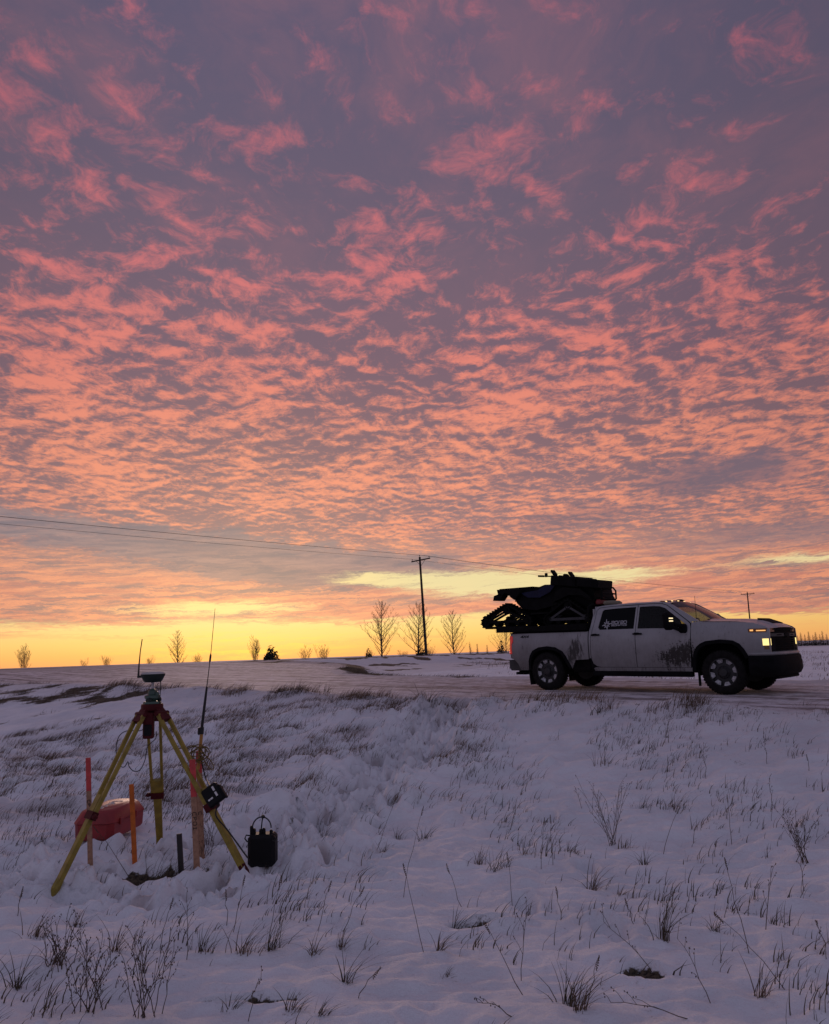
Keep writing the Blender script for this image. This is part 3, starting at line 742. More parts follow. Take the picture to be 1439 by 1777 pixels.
for sg, who in ((-1, 'near'), (1, 'far')):
    side_panel('bed_side', BED, sg, M_PAINT, truck, th=0.03)
    side_panel('front_fender', FEND, sg, M_PAINT, truck, th=0.03)
    side_panel('door_seal', [(1.13, .47), (3.452, .47), (3.452, 1.43), (2.86, 1.855), (1.22, 1.84), (1.13, 1.40)], sg, M_BLK, truck,
               holes=(RWIN, FWIN), th=0.02, out=-0.024)
    side_panel('rocker_panel', [(1.225, .445), (3.425, .445), (3.43, .522), (1.245, .522), (1.205, .50)], sg, M_PAINT, truck, th=0.02)
    side_panel('rear_pillar', [(1.125, .72), (1.158, .72), (1.155, .9), (1.172, 1.20), (1.222, 1.45), (1.262, 1.775), (1.32, 1.826), (1.60, 1.846), (2.60, 1.861), (2.79, 1.850), (2.79, 1.868), (2.60, 1.882),
                                (1.60, 1.876), (1.27, 1.852), (1.20, 1.80), (1.15, 1.42), (1.125, 1.3)], sg, M_PAINT, truck, th=0.03)
    side_panel('windshield_pillar', [(2.80, 1.868), (2.80, 1.846), (2.915, 1.808), (3.40, 1.455), (3.452, 1.412), (3.452, 1.44), (3.62, 1.445), (2.96, 1.845), (2.86, 1.872)], sg, M_PAINT, truck, th=0.03)
    for dn, poly, win, gm, hs in (('rear_door', RDOOR, RWIN, M_GLD, 1.30), ('front_door', FDOOR, FWIN, M_GLT, 2.30)):
        d = side_panel(dn, poly, sg, M_PAINT, truck, holes=(win,), th=0.02, out=0.004)
        cx = sum(p[0] for p in win) / len(win); cz = sum(p[1] for p in win) / len(win)
        side_panel('window', [(cx + (p[0] - cx) * 1.015, cz + (p[1] - cz) * 1.02) for p in win], sg, gm, d, th=0.004, out=-0.014)
        h = MB(); yy = lhalf(2, 1.23) + 0.03
        h.rbox((hs + 0.0, sg * yy, 1.225), (0.215, 0.035, 0.036), 0.012); h.rbox((hs - 0.02, sg * (yy - 0.005), 1.243), (0.10, 0.03, 0.02), 0.006)
        h.build('door_handle', M_BLK, d, smooth='auto')
    # black wheel-arch mouldings
    for nm, arch in (('arch_moulding', ARCH_R), ('arch_moulding', ARCH_F)):
        c0 = sum(p[0] for p in arch) / len(arch); mb = MB()
        ring = []
        for p in arch:
            v = Vector((p[0] - (0.06 if arch is ARCH_R else 4.0), p[1] - 0.43)).normalized()
            ring.append((p, (p[0] - v.x * 0.06, p[1] - v.y * 0.06)))
        vs = []
        for (p, q) in ring:
            l = lhalf(p[0], p[1])
            vs += [(p[0], sg * (l + 0.022), p[1]), (p[0] + (p[0] - q[0]) * 0.25, sg * (l + 0.008), p[1] + (p[1] - q[1]) * 0.25), (q[0], sg * (l + 0.018), q[1]), (q[0], sg * (l - 0.10), q[1])]
        fs = []
        for i in range(len(ring) - 1):
            for a, b in ((1, 0), (0, 2), (2, 3)):
                f = (i * 4 + a, i * 4 + b, (i + 1) * 4 + b, (i + 1) * 4 + a); fs.append(f if sg < 0 else f[::-1])
        mb.add(vs, fs); mb.build('arch_moulding', M_BLK, truck, smooth='auto')
    # running board and frame
    mb = MB(); mb.rbox((2.30, sg * 0.93, 0.385), (2.25, 0.14, 0.10), 0.02)
    for s in (1.55, 2.3, 3.0): mb.box((s, sg * 0.72, 0.36), (0.08, 0.34, 0.06))
    mb.build('running_board', M_BLK, truck, smooth='auto')
    mb = MB(); mb.rbox((3.54, sg * 0.93, 0.31), (0.02, 0.10, 0.30), 0.006); mb.build('mud_flap', M_RUB, truck)
    mb = MB(); mb.rbox((-0.47, sg * 0.86, 0.27), (0.02, 0.30, 0.30), 0.006, Matrix.Rotation(-0.12, 3, 'Y')); mb.build('mud_flap', M_RUB, truck)
    # tail lamp
    tl = side_panel('tail_lamp', [(-1.05, 1.25), (-.955, 1.25), (-.93, 1.20), (-.93, 1.12), (-.97, 1.06), (-.975, .92), (-.965, .84), (-1.05, .82)], sg, M_TAIL, truck, th=0.10, out=0.012, cuts=False)
    mb = MB(); mb.rbox((-1.045, sg * 0.93, 0.88), (0.03, 0.07, 0.07), 0.01); mb.build('lamp_bulb', M_TAILG, tl)
    # mirror: two arms and a tall head
    mir = MB()
    mir.rbox((3.30, sg * 0.985, 1.31), (0.17, 0.09, 0.19), 0.03)
    mir.beam((3.28, sg * 0.98, 1.34), (3.17, sg * 1.22, 1.42), 0.07, 0.05); mir.beam((3.27, sg * 0.98, 1.26), (3.17, sg * 1.22, 1.34), 0.07, 0.05)
    mir = mir.build('mirror_arm', M_BLK, truck, smooth='auto')
    hd = MB(); hd.rbox((3.14, sg * 1.30, 1.46), (0.15, 0.25, 0.36), 0.05, Matrix.Rotation(sg * 0.15, 3, 'Z')); hd = hd.build('mirror_head', M_BLK, mir, smooth='auto')
    lp = MB()
    for k in range(2): lp.rbox((3.215, sg * 1.33, 1.515 - k * 0.055), (0.02, 0.13, 0.022), 0.005, Matrix.Rotation(sg * 0.15, 3, 'Z'))
    lp.build('mirror_lamp', M_MIRL, hd)

# lower black skirts beneath the bed, bumper corners
def core(name, boxes, m=M_UND):
    mb = MB()
    for c, sz in boxes: mb.rbox(c, sz, 0.02)
    return mb.build(name, m, truck)
core('chassis', [((2.0, 0, 0.62), (2.75, 1.78, 0.42)), ((0.85, 0, 0.60), (0.5, 1.84, 0.30)), ((0.05, 0, 0.75), (1.2, 1.1, 0.50)), ((4.0, 0, 0.80), (1.1, 1.1, 0.62)), ((4.72, 0, 0.75), (0.40, 1.6, 0.70)),
                 ((-0.72, 0, 0.72), (0.4, 1.7, 0.35)), ((4.0, 0, 1.22), (1.15, 1.80, 0.28)), ((0.05, 0, 1.14), (2.1, 1.80, 0.24)), ((2.3, 0, 0.90), (2.3, 1.80, 0.25))])
for s in (0.0, 4.04):
    mb = MB(); mb.tube([(s, -0.86, 0.43), (s, 0.86, 0.43)], 0.055, 10); mb.lathe([(0.02, -0.16), (0.15, -0.09), (0.17, 0), (0.15, 0.09), (0.02, 0.16)], 14, Matrix.Translation((s, 0.1, 0.43)))
    mb.build('axle', M_UND, truck)
mb = MB(); mb.tube([(1.2, -0.3, 0.42), (-0.2, -0.3, 0.48), (-0.75, -0.62, 0.45), (-0.9, -0.8, 0.42)], 0.045, 8); mb.build('exhaust_pipe', M_UND, truck)
# wheel liners
for s in (0.0, 4.04):
    for sg in (-1, 1):
        mb = MB(); n = 14
        mb.grid(lambda u, v: (s + 0.53 * math.cos(u), sg * v, 0.44 + 0.53 * math.sin(u)), [math.pi * (-.05 + 1.1 * i / n) for i in range(n + 1)], [0.60, 0.92])
        mb.add([(s + 0.53 * math.cos(math.pi * i / 12), sg * 0.60, 0.44 + 0.53 * math.sin(math.pi * i / 12)) for i in range(13)], [tuple(range(13))])
        mb.build('wheel_liner', M_UND, truck)

# bed: floor, front wall, tailgate, rails
mb = MB(); mb.box((0.03, 0, 0.98), (2.06, 1.80, 0.04)); mb.box((1.07, 0, 1.14), (0.05, 1.84, 0.32)); mb.build('bed_floor', M_BLK, truck)
for sg in (-1, 1):
    mb = MB(); mb.rbox((0.04, sg * 0.93, 1.316), (2.10, 0.10, 0.02), 0.006); mb.build('bed_rail_cap', M_BLK, truck)
mb = MB(); mb.rbox((-1.02, 0, 1.00), (0.06, 1.72, 0.58), 0.02); tg = mb.build('tailgate', M_PAINT, truck, smooth='auto')
mb = MB(); mb.rbox((-1.055, 0, 1.13), (0.03, 0.22, 0.07), 0.01); mb.build('tailgate_handle', M_BLK, tg)
# rear bumper with step
mb = MB()
mb.prism([(-1.08, .69), (-.90, .70), (-.80, .60), (-.74, .44), (-1.02, .44), (-1.07, .50)], lambda p: (p[0], -0.95, p[1]), lambda p: (p[0], 0.95, p[1]))
rb = mb.build('rear_bumper', M_GREY, truck)
mb = MB(); mb.rbox((-0.80, 0, 0.375), (0.30, 1.78, 0.06), 0.015); mb.box((-0.98, 0, 0.40), (0.12, 0.12, 0.10)); mb.build('hitch_step', M_BLK, rb)

# roof, rear wall
def roof_z(s, l): return float(np.interp(s, [1.22, 1.35, 1.7, 2.3, 2.75, 2.95], [1.845, 1.868, 1.885, 1.893, 1.878, 1.850])) + 0.035 * (1 - (l / 0.72) ** 2) - (0.012 if abs(l) > .70 else 0)
mb = MB(); us = [1.21, 1.28, 1.4, 1.6, 1.9, 2.2, 2.5, 2.75, 2.88, 2.96]; vs_ = [-.735, -.70, -.6, -.4, -.2, 0, .2, .4, .6, .70, .735]
mb.grid(lambda u, v: (u, v, roof_z(u, v)), us, vs_, flip=False)
mb.grid(lambda u, v: (u, v, roof_z(u, v) - 0.05), us, vs_, flip=True)
roof = mb.build('roof', M_PAINT, truck, smooth='auto')
for l in (-0.62, -0.32, 0.0, 0.32, 0.62):
    mb = MB(); mb.prism([(-.07, 0), (.07, 0), (.05, .022), (-.02, .03), (-.06, .015)], lambda p: (2.76 + p[0], l - 0.045, roof_z(2.76, l) + p[1] - 0.008), lambda p: (2.76 + p[0], l + 0.045, roof_z(2.76, l) + p[1] - 0.008))
    cl = mb.build('clearance_lamp', M_DRLD, roof)
    mb = MB(); mb.rbox((2.815, l, roof_z(2.8, l) + 0.012), (0.05, 0.05, 0.018), 0.005); mb.build('lamp_bulb', M_AMB, cl)
mb = MB(); mb.lathe([(0.085, 0), (0.09, 0.03), (0.075, 0.07), (0.04, 0.095), (0.005, 0.10)], 14, Matrix.Translation((2.62, 0.55, 1.875)) @ Matrix.Diagonal((1.5, 1, 1, 1))); mb.build('roof_beacon', M_BLK, roof, smooth=True)
mb = MB(); mb.box((1.19, 0, 1.17), (0.03, 1.80, 0.40)); mb.box((1.205, 0, 1.82), (0.03, 1.45, 0.07))
for sg in (-1, 1): mb.box((1.20, sg * 0.72, 1.58), (0.03, 0.22, 0.44))
rw = mb.build('cab_rear_wall', M_PAINT, truck)
mb = MB(); mb.box((1.20, 0, 1.58), (0.006, 1.24, 0.43)); mb.build('rear_window', M_GLD, rw)
# windshield and cowl
def ws(u, t):
    l = u * (0.70 + 0.16 * t); s = 2.945 + 0.76 * t + 0.02 - 0.16 * (u * u) * (0.5 + 0.5 * t); z = 1.862 - 0.418 * t + 0.02 * math.sin(math.pi * t) + (1 - u * u) * 0.03 * (1 - t)
    return (s, l, z)
mb = MB(); mb.grid(ws, [-1 + 0.2 * i for i in range(11)], [i / 8 for i in range(9)], flip=True); mb.build('windshield', M_GLW, truck, smooth=True)
mb = MB(); mb.prism([(3.50, 1.40), (3.85, 1.425), (3.84, 1.452), (3.70, 1.462), (3.56, 1.45)], lambda p: (p[0], -0.86, p[1] - 0.01), lambda p: (p[0], 0.86, p[1] - 0.01)); cowl = mb.build('cowl', M_BLK, truck)
for l0 in (-0.55, 0.15):
    mb = MB(); mb.beam((3.66, l0, 1.475), (3.60, l0 + 0.55, 1.50), 0.02, 0.02); mb.build('wiper', M_BLK, cowl)
# hood
def hood(u, l):
    t = abs(l) / 0.93
    e = float(np.interp(u, [3.62, 4.3, 4.7, 4.93, 5.06], [1.443, 1.418, 1.372, 1.31, 1.262]))
    dome = 0.035 * (1 - t ** 2.4) + 0.022 * float(np.clip((0.52 - abs(l)) / 0.10, 0, 1))
    return (u - 0.10 * t * t * float(np.clip((u - 4.5) / 0.5, 0, 1)), l * (1 - 0.10 * float(np.clip((u - 4.4) / 0.66, 0, 1)) ** 2), e + dome * float(np.clip((5.16 - u) / 0.3, 0.25, 1)))
mb = MB(); mb.grid(hood, list(np.linspace(3.68, 5.06, 20)), list(np.linspace(-0.93, 0.93, 27)))
hd = mb.build('hood', M_PAINT, truck, smooth=True)
mb = MB(); mb.prism([(4.58, -.36), (4.58, .36), (4.90, .30), (4.90, -.30)], lambda p: (p[0], p[1], hood(p[0], p[1])[2] - 0.01), lambda p: (p[0], p[1], hood(p[0], p[1])[2] + 0.035 - 0.07 * max(0, p[0] - 4.6)))
mb.build('hood_scoop', M_BLK, hd)
mb = MB(); mb.tube([(3.52, -0.80, 1.43), (3.525, -0.80, 1.96)], [0.006, 0.004], 6); mb.lathe([(0.018, 0), (0.02, 0.02), (0.008, 0.04)], 8, Matrix.Translation((3.52, -0.80, 1.435))); mb.build('whip_antenna', M_BLK, truck)
# front end
def front_s(l): return 5.055 - 0.09 * (abs(l) / 0.8) ** 2.4
def front_slab(name, l0, l1, h0, h1, out, m, parent, th=0.06, n=9, slope=0.0):
    mb = MB(); ls = list(np.linspace(l0, l1, n))
    vs = []; fs = []
    for l in ls:
        s = front_s(l) + out
        vs += [(s, l, h0), (s - slope, l, h1), (s - th - slope, l, h1), (s - th, l, h0)]
    for i in range(n - 1):
        for a in range(4):
            b = (a + 1) % 4; fs.append((i * 4 + a, (i + 1) * 4 + a, (i + 1) * 4 + b, i * 4 + b))
    fs += [(0, 1, 2, 3), tuple((n - 1) * 4 + k for k in (3, 2, 1, 0))]
    return mb.add(vs, fs).build(name, m, parent, smooth='auto')
grille = front_slab('grille', -0.70, 0.70, 0.80, 1.255, -0.05, M_BLK, truck)
for k in range(6): front_slab('grille_slat', -0.62, 0.62, 0.83 + k * 0.043, 0.848 + k * 0.043, -0.005, M_BLK, grille, th=0.03)
front_slab('grille_bar', -0.80, 0.80, 1.105, 1.165, 0.012, M_GREY, grille, th=0.07)
front_slab('upper_grille_bar', -0.62, 0.62, 1.232, 1.258, 0.005, M_BLK, grille, th=0.05)
for l0, l1 in ((-0.50, -0.28), (0.28, 0.50)): front_slab('grille_slot', l0, l1, 1.125, 1.145, 0.016, M_BLK, grille, th=0.03, n=3)
em = MB()     # bow-tie badge
_bw = [(-.13, -.028), (-.05, -.028), (-.045, -.045), (.045, -.045), (.05, -.028), (.13, -.028), (.145, .028), (.05, .028), (.045, .045), (-.045, .045), (-.05, .028), (-.145, .028)]
em.prism(_bw, lambda p: (5.066, p[0], 1.135 + p[1]), lambda p: (5.085, p[0], 1.135 + p[1])); em.build('badge', M_BLK, grille)
for sg in (-1, 1):
    # slim marker lamp wrapping the corner
    def wrap(t): # t 0 at the wing, 1 towards the grille
        s = 4.60 + 0.37 * min(1, t / 0.62); l = lhalf(min(s, 5.0), 1.2) if t <= 0.62 else lhalf(4.97, 1.2) - (t - 0.62) / 0.38 * 0.30
        if t > 0.62: s = 4.97 + 0.03 * (t - 0.62) / 0.38
        return s, l
    def wraplamp(name, t0, t1, h0, h1, out, m, parent, n=8):
        mb = MB(); vs = []; fs = []
        for i in range(n):
            t = t0 + (t1 - t0) * i / (n - 1); s, l = wrap(t); nx = 0.3 + 0.7 * t
            vs += [(s + out * nx, sg * (l + out), h0), (s + out * nx, sg * (l + out), h1), (s - 0.06, sg * (l - 0.06), h1), (s - 0.06, sg * (l - 0.06), h0)]
        for i in range(n - 1):
            for a in range(4):
                b = (a + 1) % 4; f = (i * 4 + a, (i + 1) * 4 + a, (i + 1) * 4 + b, i * 4 + b); fs.append(f if sg > 0 else f[::-1])
        fs += [(0, 1, 2, 3), tuple((n - 1) * 4 + k for k in (3, 2, 1, 0))]
        return mb.add(vs, fs).build(name, m, parent)
    ml = wraplamp('marker_lamp', 0.0, 0.98, 1.195, 1.262, 0.008, M_DRLD, truck)
    wraplamp('lamp_bulb', 0.05, 0.16, 1.215, 1.245, 0.014, M_DRL, ml, 4); wraplamp('light_bar', 0.26, 0.55, 1.213, 1.234, 0.014, M_DRL, ml, 5)
    hl = wraplamp('headlamp', 0.36, 1.0, 0.84, 1.095, 0.008, M_BLK, truck)
    wraplamp('lamp_lens', 0.43, 0.74, 0.94, 1.068, 0.016, M_HEAD, hl); wraplamp('lower_lens', 0.46, 0.70, 0.865, 0.935, 0.014, M_HEADD, hl)
# front bumper
def sweep(name, prof, m, parent):
    path = [(-1, 4.56, 0.985), (-1, 4.75, 0.975), (-1, 4.90, 0.93), (-1, 5.00, 0.84), (-1, 5.07, 0.66), (-1, 5.11, 0.36), (0, 5.125, 0)]
    pts = [(s, -l) for _, s, l in path] + [(s, l) for _, s, l in path[-2::-1]]
    mb = MB(); n = len(prof); vs = []; fs = []
    for i, (s, l) in enumerate(pts):
        a = Vector(pts[max(i - 1, 0)]); b = Vector(pts[min(i + 1, len(pts) - 1)]); t = (b - a).normalized(); nn = Vector((t.y, -t.x))
        for o, h in prof: vs.append((s + nn.x * o, l + nn.y * o, h))
    for i in range(len(pts) - 1):
        for k in range(n):
            k2 = (k + 1) % n; fs.append((i * n + k, (i + 1) * n + k, (i + 1) * n + k2, i * n + k2))
    fs += [tuple(range(n)), tuple((len(pts) - 1) * n + k for k in range(n))[::-1]]
    return mb.add(vs, fs).build(name, m, parent, smooth='auto')
bump = sweep('front_bumper', [(-0.10, .34), (0.01, .38), (0.06, .46), (0.065, .60), (0.045, .66), (0.05, .70), (0.03, .745), (-0.10, .755)], M_BLK, truck)
sweep('bumper_lip', [(-0.10, .752), (0.006, .752), (0.02, .775), (0.0, .81), (-0.10, .825)], M_PAINT, bump)
mb = MB(); mb.rbox((4.95, 0, 0.33), (0.18, 1.3, 0.06), 0.02); mb.build('air_dam', M_BLK, bump)
# wheels
def wheel(s, sg):
    Mw = Matrix.Translation((s, sg * 0.86, 0.43)) @ Matrix.Rotation(-sg * math.pi / 2, 4, 'X')     # local +z points outwards
    e = MB(); w = link('wheel', None, truck)
    mb = MB(); mb.lathe([(0.265, -0.13), (0.33, -0.14), (0.395, -0.135), (0.418, -0.11), (0.418, 0.11), (0.395, 0.132), (0.36, 0.14), (0.33, 0.142), (0.285, 0.132), (0.262, 0.118)], 40, Mw, close=True)
    n = 44
    for k in range(n):
        q = 2 * math.pi * k / n
        for z, dq in ((-0.09, 0), (-0.03, .5), (0.03, 0), (0.09, .5)):
            R = Matrix.Rotation(q + dq * 2 * math.pi / n, 4, 'Z'); mb.box((0, 0, 0), (0.018, 0.036, 0.048), None)
            b = len(mb.v) - 8
            for i in range(b, b + 8):
                p = Mw @ R @ (Vector(mb.v[i]) + Vector((0.423, 0, z))); mb.v[i] = tuple(p)
    mb.build('tyre', M_RUB, w, smooth='auto')
    mb = MB(); mb.lathe([(0.272, -0.12), (0.278, 0.128), (0.262, 0.132), (0.252, 0.11), (0.24, 0.07), (0.13, 0.075), (0.10, 0.105), (0.0, 0.108)], 40, Mw)
    rim = mb.build('rim', M_RIMD, w, smooth='auto')
    for k in range(8):
        q = 2 * math.pi * (k + 0.3) / 8; R = Matrix.Rotation(q, 4, 'Z')
        tr = [(0.185, -0.036), (0.185, 0.036), (0.250, 0.066), (0.257, 0.034), (0.259, 0), (0.257, -0.034), (0.250, -0.066)]
        mb = MB(); mb.prism(tr, lambda p: Mw @ R @ Vector((p[0], p[1], 0.078 + (p[0] - 0.185) * 0.2)), lambda p: Mw @ R @ Vector((p[0], p[1], 0.098 + (p[0] - 0.185) * 0.30)))
        mb.build('spoke', M_RIML, rim)
    mb = MB(); mb.lathe([(0.085, 0.10), (0.085, 0.13), (0.07, 0.145), (0.0, 0.148)], 16, Mw)
    for k in range(8):
        q = 2 * math.pi * k / 8; mb.lathe([(0.011, 0.10), (0.011, 0.125), (0.004, 0.13)], 6, Mw @ Matrix.Translation((0.105 * math.cos(q), 0.105 * math.sin(q), 0)))
    mb.build('hub_cap', M_RIMD, rim, smooth='auto')
for s in (0.0, 4.04):
    for sg in (-1, 1): wheel(s, sg)
# interior
for l in (-0.42, 0.42):
    for s0 in (1.45, 2.55):
        mb = MB(); mb.rbox((s0 + 0.25, l, 1.10), (0.55, 0.52, 0.18), 0.05); mb.rbox((s0 - 0.02, l, 1.36), (0.14, 0.50, 0.52), 0.05, Matrix.Rotation(-0.2, 3, 'Y'))
        st = mb.build('seat', M_SEAT, truck, smooth='auto')
        mb = MB(); mb.rbox((s0 - 0.10, l, 1.69), (0.09, 0.26, 0.16), 0.03, Matrix.Rotation(-0.2, 3, 'Y'))
        for k in (-1, 1): mb.tube([(s0 - 0.07, l + k * 0.06, 1.56), (s0 - 0.09, l + k * 0.06, 1.66)], 0.008, 5)
        mb.build('headrest', M_SEAT, st, smooth='auto')
mb = MB(); mb.rbox((3.35, 0, 1.25), (0.50, 1.66, 0.30), 0.08); mb.build('dashboard', M_SEAT, truck, smooth='auto')
mb = MB(); n = 20; mb.tube([(3.00 + 0.05 * math.sin(2 * math.pi * i / n), 0.42 + 0.18 * math.cos(2 * math.pi * i / n), 1.36 + 0.17 * math.sin(2 * math.pi * i / n)) for i in range(n + 1)], 0.014, 6)
mb.tube([(3.15, 0.42, 1.30), (3.01, 0.42, 1.36)], 0.03, 6); mb.box((3.01, 0.42, 1.36), (0.03, 0.34, 0.04)); mb.build('steering_wheel', M_SEAT, truck)

# the nose is short: pull everything ahead of the front arch back a little
def _pull(o):
    for c in o.children:
        if c.name.startswith('wheel') and c.type == 'EMPTY': continue
        if c.type == 'MESH':
            for v in c.data.vertices:
                if v.co.x > 4.56: v.co.x = 4.56 + (v.co.x - 4.56) * 0.84
        _pull(c)
bpy.context.view_layer.update(); _pull(truck)

# lettering: strokes laid on the side surface (s, h) of the right-hand side
def strokes(name, lines, w, m, parent, out, s0, h0, sc, slant=0.0, hmul=1.0, lf=lhalf):
    mb = MB()
    for ln in lines:
        pts = [(s0 + (p[0] + slant * p[1]) * sc, h0 + p[1] * sc * hmul) for p in ln]
        for a, b in zip(pts[:-1], pts[1:]):
            d = Vector((b[0] - a[0], b[1] - a[1])); 
            if d.length < 1e-6: continue
            d.normalize(); nn = Vector((-d.y, d.x)) * w / 2; e = d * w * 0.45
            q = [(a[0] - e.x + nn.x, a[1] - e.y + nn.y), (a[0] - e.x - nn.x, a[1] - e.y - nn.y), (b[0] + e.x - nn.x, b[1] + e.y - nn.y), (b[0] + e.x + nn.x, b[1] + e.y + nn.y)]
            mb.prism(q, lambda p: (p[0], -(lf(p[0], p[1]) + out), p[1]), lambda p: (p[0], -(lf(p[0], p[1]) + out + 0.002), p[1]))
    return mb.build(name, m, parent)
GL = {'2': [[(0, .85), (.15, 1), (.85, 1), (1, .85), (1, .62), (.85, .5), (.15, .5), (0, .36), (0, 0), (1, 0)]],
      '0': [[(.18, 0), (0, .18), (0, .82), (.18, 1), (.82, 1), (1, .82), (1, .18), (.82, 0), (.18, 0)]],
      '/': [[(0.05, -.1), (.55, 1.1)]], 'G': [[(1, .85), (.8, 1), (.2, 1), (0, .8), (0, .2), (.2, 0), (1, 0), (1, .5), (.5, .5)]],
      'E': [[(1, 1), (0, 1), (0, 0), (1, 0)], [(0, .5), (.8, .5)]], 'O': [[(.18, 0), (0, .18), (0, .82), (.18, 1), (.82, 1), (1, .82), (1, .18), (.82, 0), (.18, 0)]],
      'M': [[(0, 0), (0, 1), (.5, .45), (1, 1), (1, 0)]], 'A': [[(0, 0), (.5, 1), (1, 0)], [(.2, .35), (.8, .35)]], 'T': [[(0, 1), (1, 1)], [(.5, 1), (.5, 0)]],
      'I': [[(.5, 0), (.5, 1)]], 'C': [[(1, 1), (.2, 1), (0, .8), (0, .2), (.2, 0), (1, 0)]], 'S': [[(1, 1), (.15, 1), (0, .85), (0, .6), (.15, .5), (.85, .5), (1, .4), (1, .15), (.85, 0), (0, 0)]],
      '4': [[(.75, 0), (.75, 1), (0, .3), (1, .3)]], 'X': [[(0, 0), (1, 1)], [(0, 1), (1, 0)]], 'P': [[(0, 0), (0, 1), (.7, 1), (1, .8), (.7, .55), (0, .55)]], '1': [[(.2, .8), (.55, 1), (.55, 0)], [(.1, 0), (1, 0)]],
      'L': [[(0, 1), (0, 0), (.9, 0)]], 'e': [[(0, .3), (.8, .3), (.8, .5), (.5, .65), (.1, .5), (0, .25), (.3, 0), (.8, .05)]], 'i': [[(.3, 0), (.4, .62)], [(.45, .85), (.47, .92)]],
      'c': [[(.8, .5), (.5, .65), (.1, .5), (0, .2), (.3, 0), (.75, .08)]], 'a': [[(.8, .62), (.35, .65), (.02, .4), (.05, .1), (.35, 0), (.7, .25), (.8, .62), (.72, .1), (.9, 0)]]}
def text_lines(t, cw, gap, narrow={'/': .55, 'I': .5}):
    out = []; x = 0
    for ch in t:
        w = cw * narrow.get(ch, 1.0)
        if ch != ' ':
            for ln in GL[ch]: out.append([(x + p[0] * w, p[1]) for p in ln])
        x += w + gap
    return out, x
near_rear_door = [o for o in truck.children if o.name.startswith('rear_door')][0]
tl_, W_ = text_lines('20/20', 1.25, 0.30); strokes('window_lettering', tl_, 0.0115, M_DECAL, near_rear_door, -0.010, 1.655, 1.455, 0.052 * 1.0, hmul=1.1)
tl_, W_ = text_lines('GEOMATICS', 1.3, 0.35); strokes('window_lettering', tl_, 0.0065, M_DECAL, near_rear_door, -0.010, 1.655, 1.408, 0.0265, hmul=1.1)
st = []
for k in range(8):
    q = 2 * math.pi * k / 8 + 0.2; r = 0.105 if k % 2 == 0 else 0.075
    st.append([(0.025 * math.cos(q), 0.03 * math.sin(q)), (0.5 * r * math.cos(q + .12), 0.5 * r * math.sin(q + .12)), (r * math.cos(q), r * 1.05 * math.sin(q))])
    st.append([(0.55 * r * math.cos(q + .25), 0.55 * r * math.sin(q + .25)), (0.62 * r * math.cos(q - .25), 0.62 * r * math.sin(q - .25))])
strokes('window_emblem', st, 0.013, M_DECAL, near_rear_door, -0.010, 1.545, 1.445, 1.0)
near_bed = [o for o in truck.children if o.name.startswith('bed_side')][0]
tl_, W_ = text_lines('4X4', 1.4, 0.25); strokes('bed_lettering', tl_, 0.014, M_BLK, near_bed, 0.002, -0.70, 1.205, 0.048, slant=0.35)
# ------------------------------------------------------------------ deck on the truck bed and the tracked quad standing on it (truck axes)
M_DECK = mat('black_deck', (0.004, 0.004, 0.0045), 0.7, var=0.4, spec=0.1)
M_TRK = mat('track_rubber', (0.004, 0.004, 0.0045), 0.7, var=0.4, spec=0.1)
M_PLA = mat('black_plastic', (0.004, 0.004, 0.0045), 0.7, var=0.4, spec=0.1)
M_BLUE = mat('dark_blue_plastic', (0.006, 0.008, 0.035), 0.5, var=0.3, spec=0.2)
M_ALU = mat('dull_aluminium', (0.05, 0.05, 0.055), 0.5, metal=0.6)
M_REDP = mat('red_plastic', (0.16, 0.012, 0.014), 0.5)
M_TARP = mat('tan_tarp', (0.20, 0.17, 0.12), 0.85, bump=0.4, bscale=20)

deck = thing('cargo_deck', 'flat black cargo deck mounted over the truck bed under the tracked quad', 'cargo deck', M=TRM)
for i in range(7):
    l = -0.86 + i * 0.287; mb = MB(); mb.rbox((-0.14, l, 1.445), (2.46, 0.272, 0.035), 0.006); mb.build('deck_plank', M_DECK, deck)
for sg in (-1, 1):
    mb = MB(); mb.rbox((-0.14, sg * 1.0, 1.405), (2.48, 0.035, 0.125), 0.008); mb.build('deck_rail', M_DECK, deck)
for s in (-1.39, 1.085):
    mb = MB(); mb.rbox((s, 0, 1.395), (0.035, 1.98, 0.10), 0.008); mb.build('deck_rail', M_DECK, deck)
for s in (-0.9, -0.1, 0.8):
    mb = MB(); mb.box((s, 0, 1.37), (0.08, 1.94, 0.10)); mb.build('deck_beam', M_DECK, deck)
    for sg in (-1, 1):
        mb = MB(); mb.box((s, sg * 0.90, 1.33), (0.08, 0.06, 0.06)); mb.build('deck_foot', M_DECK, deck)

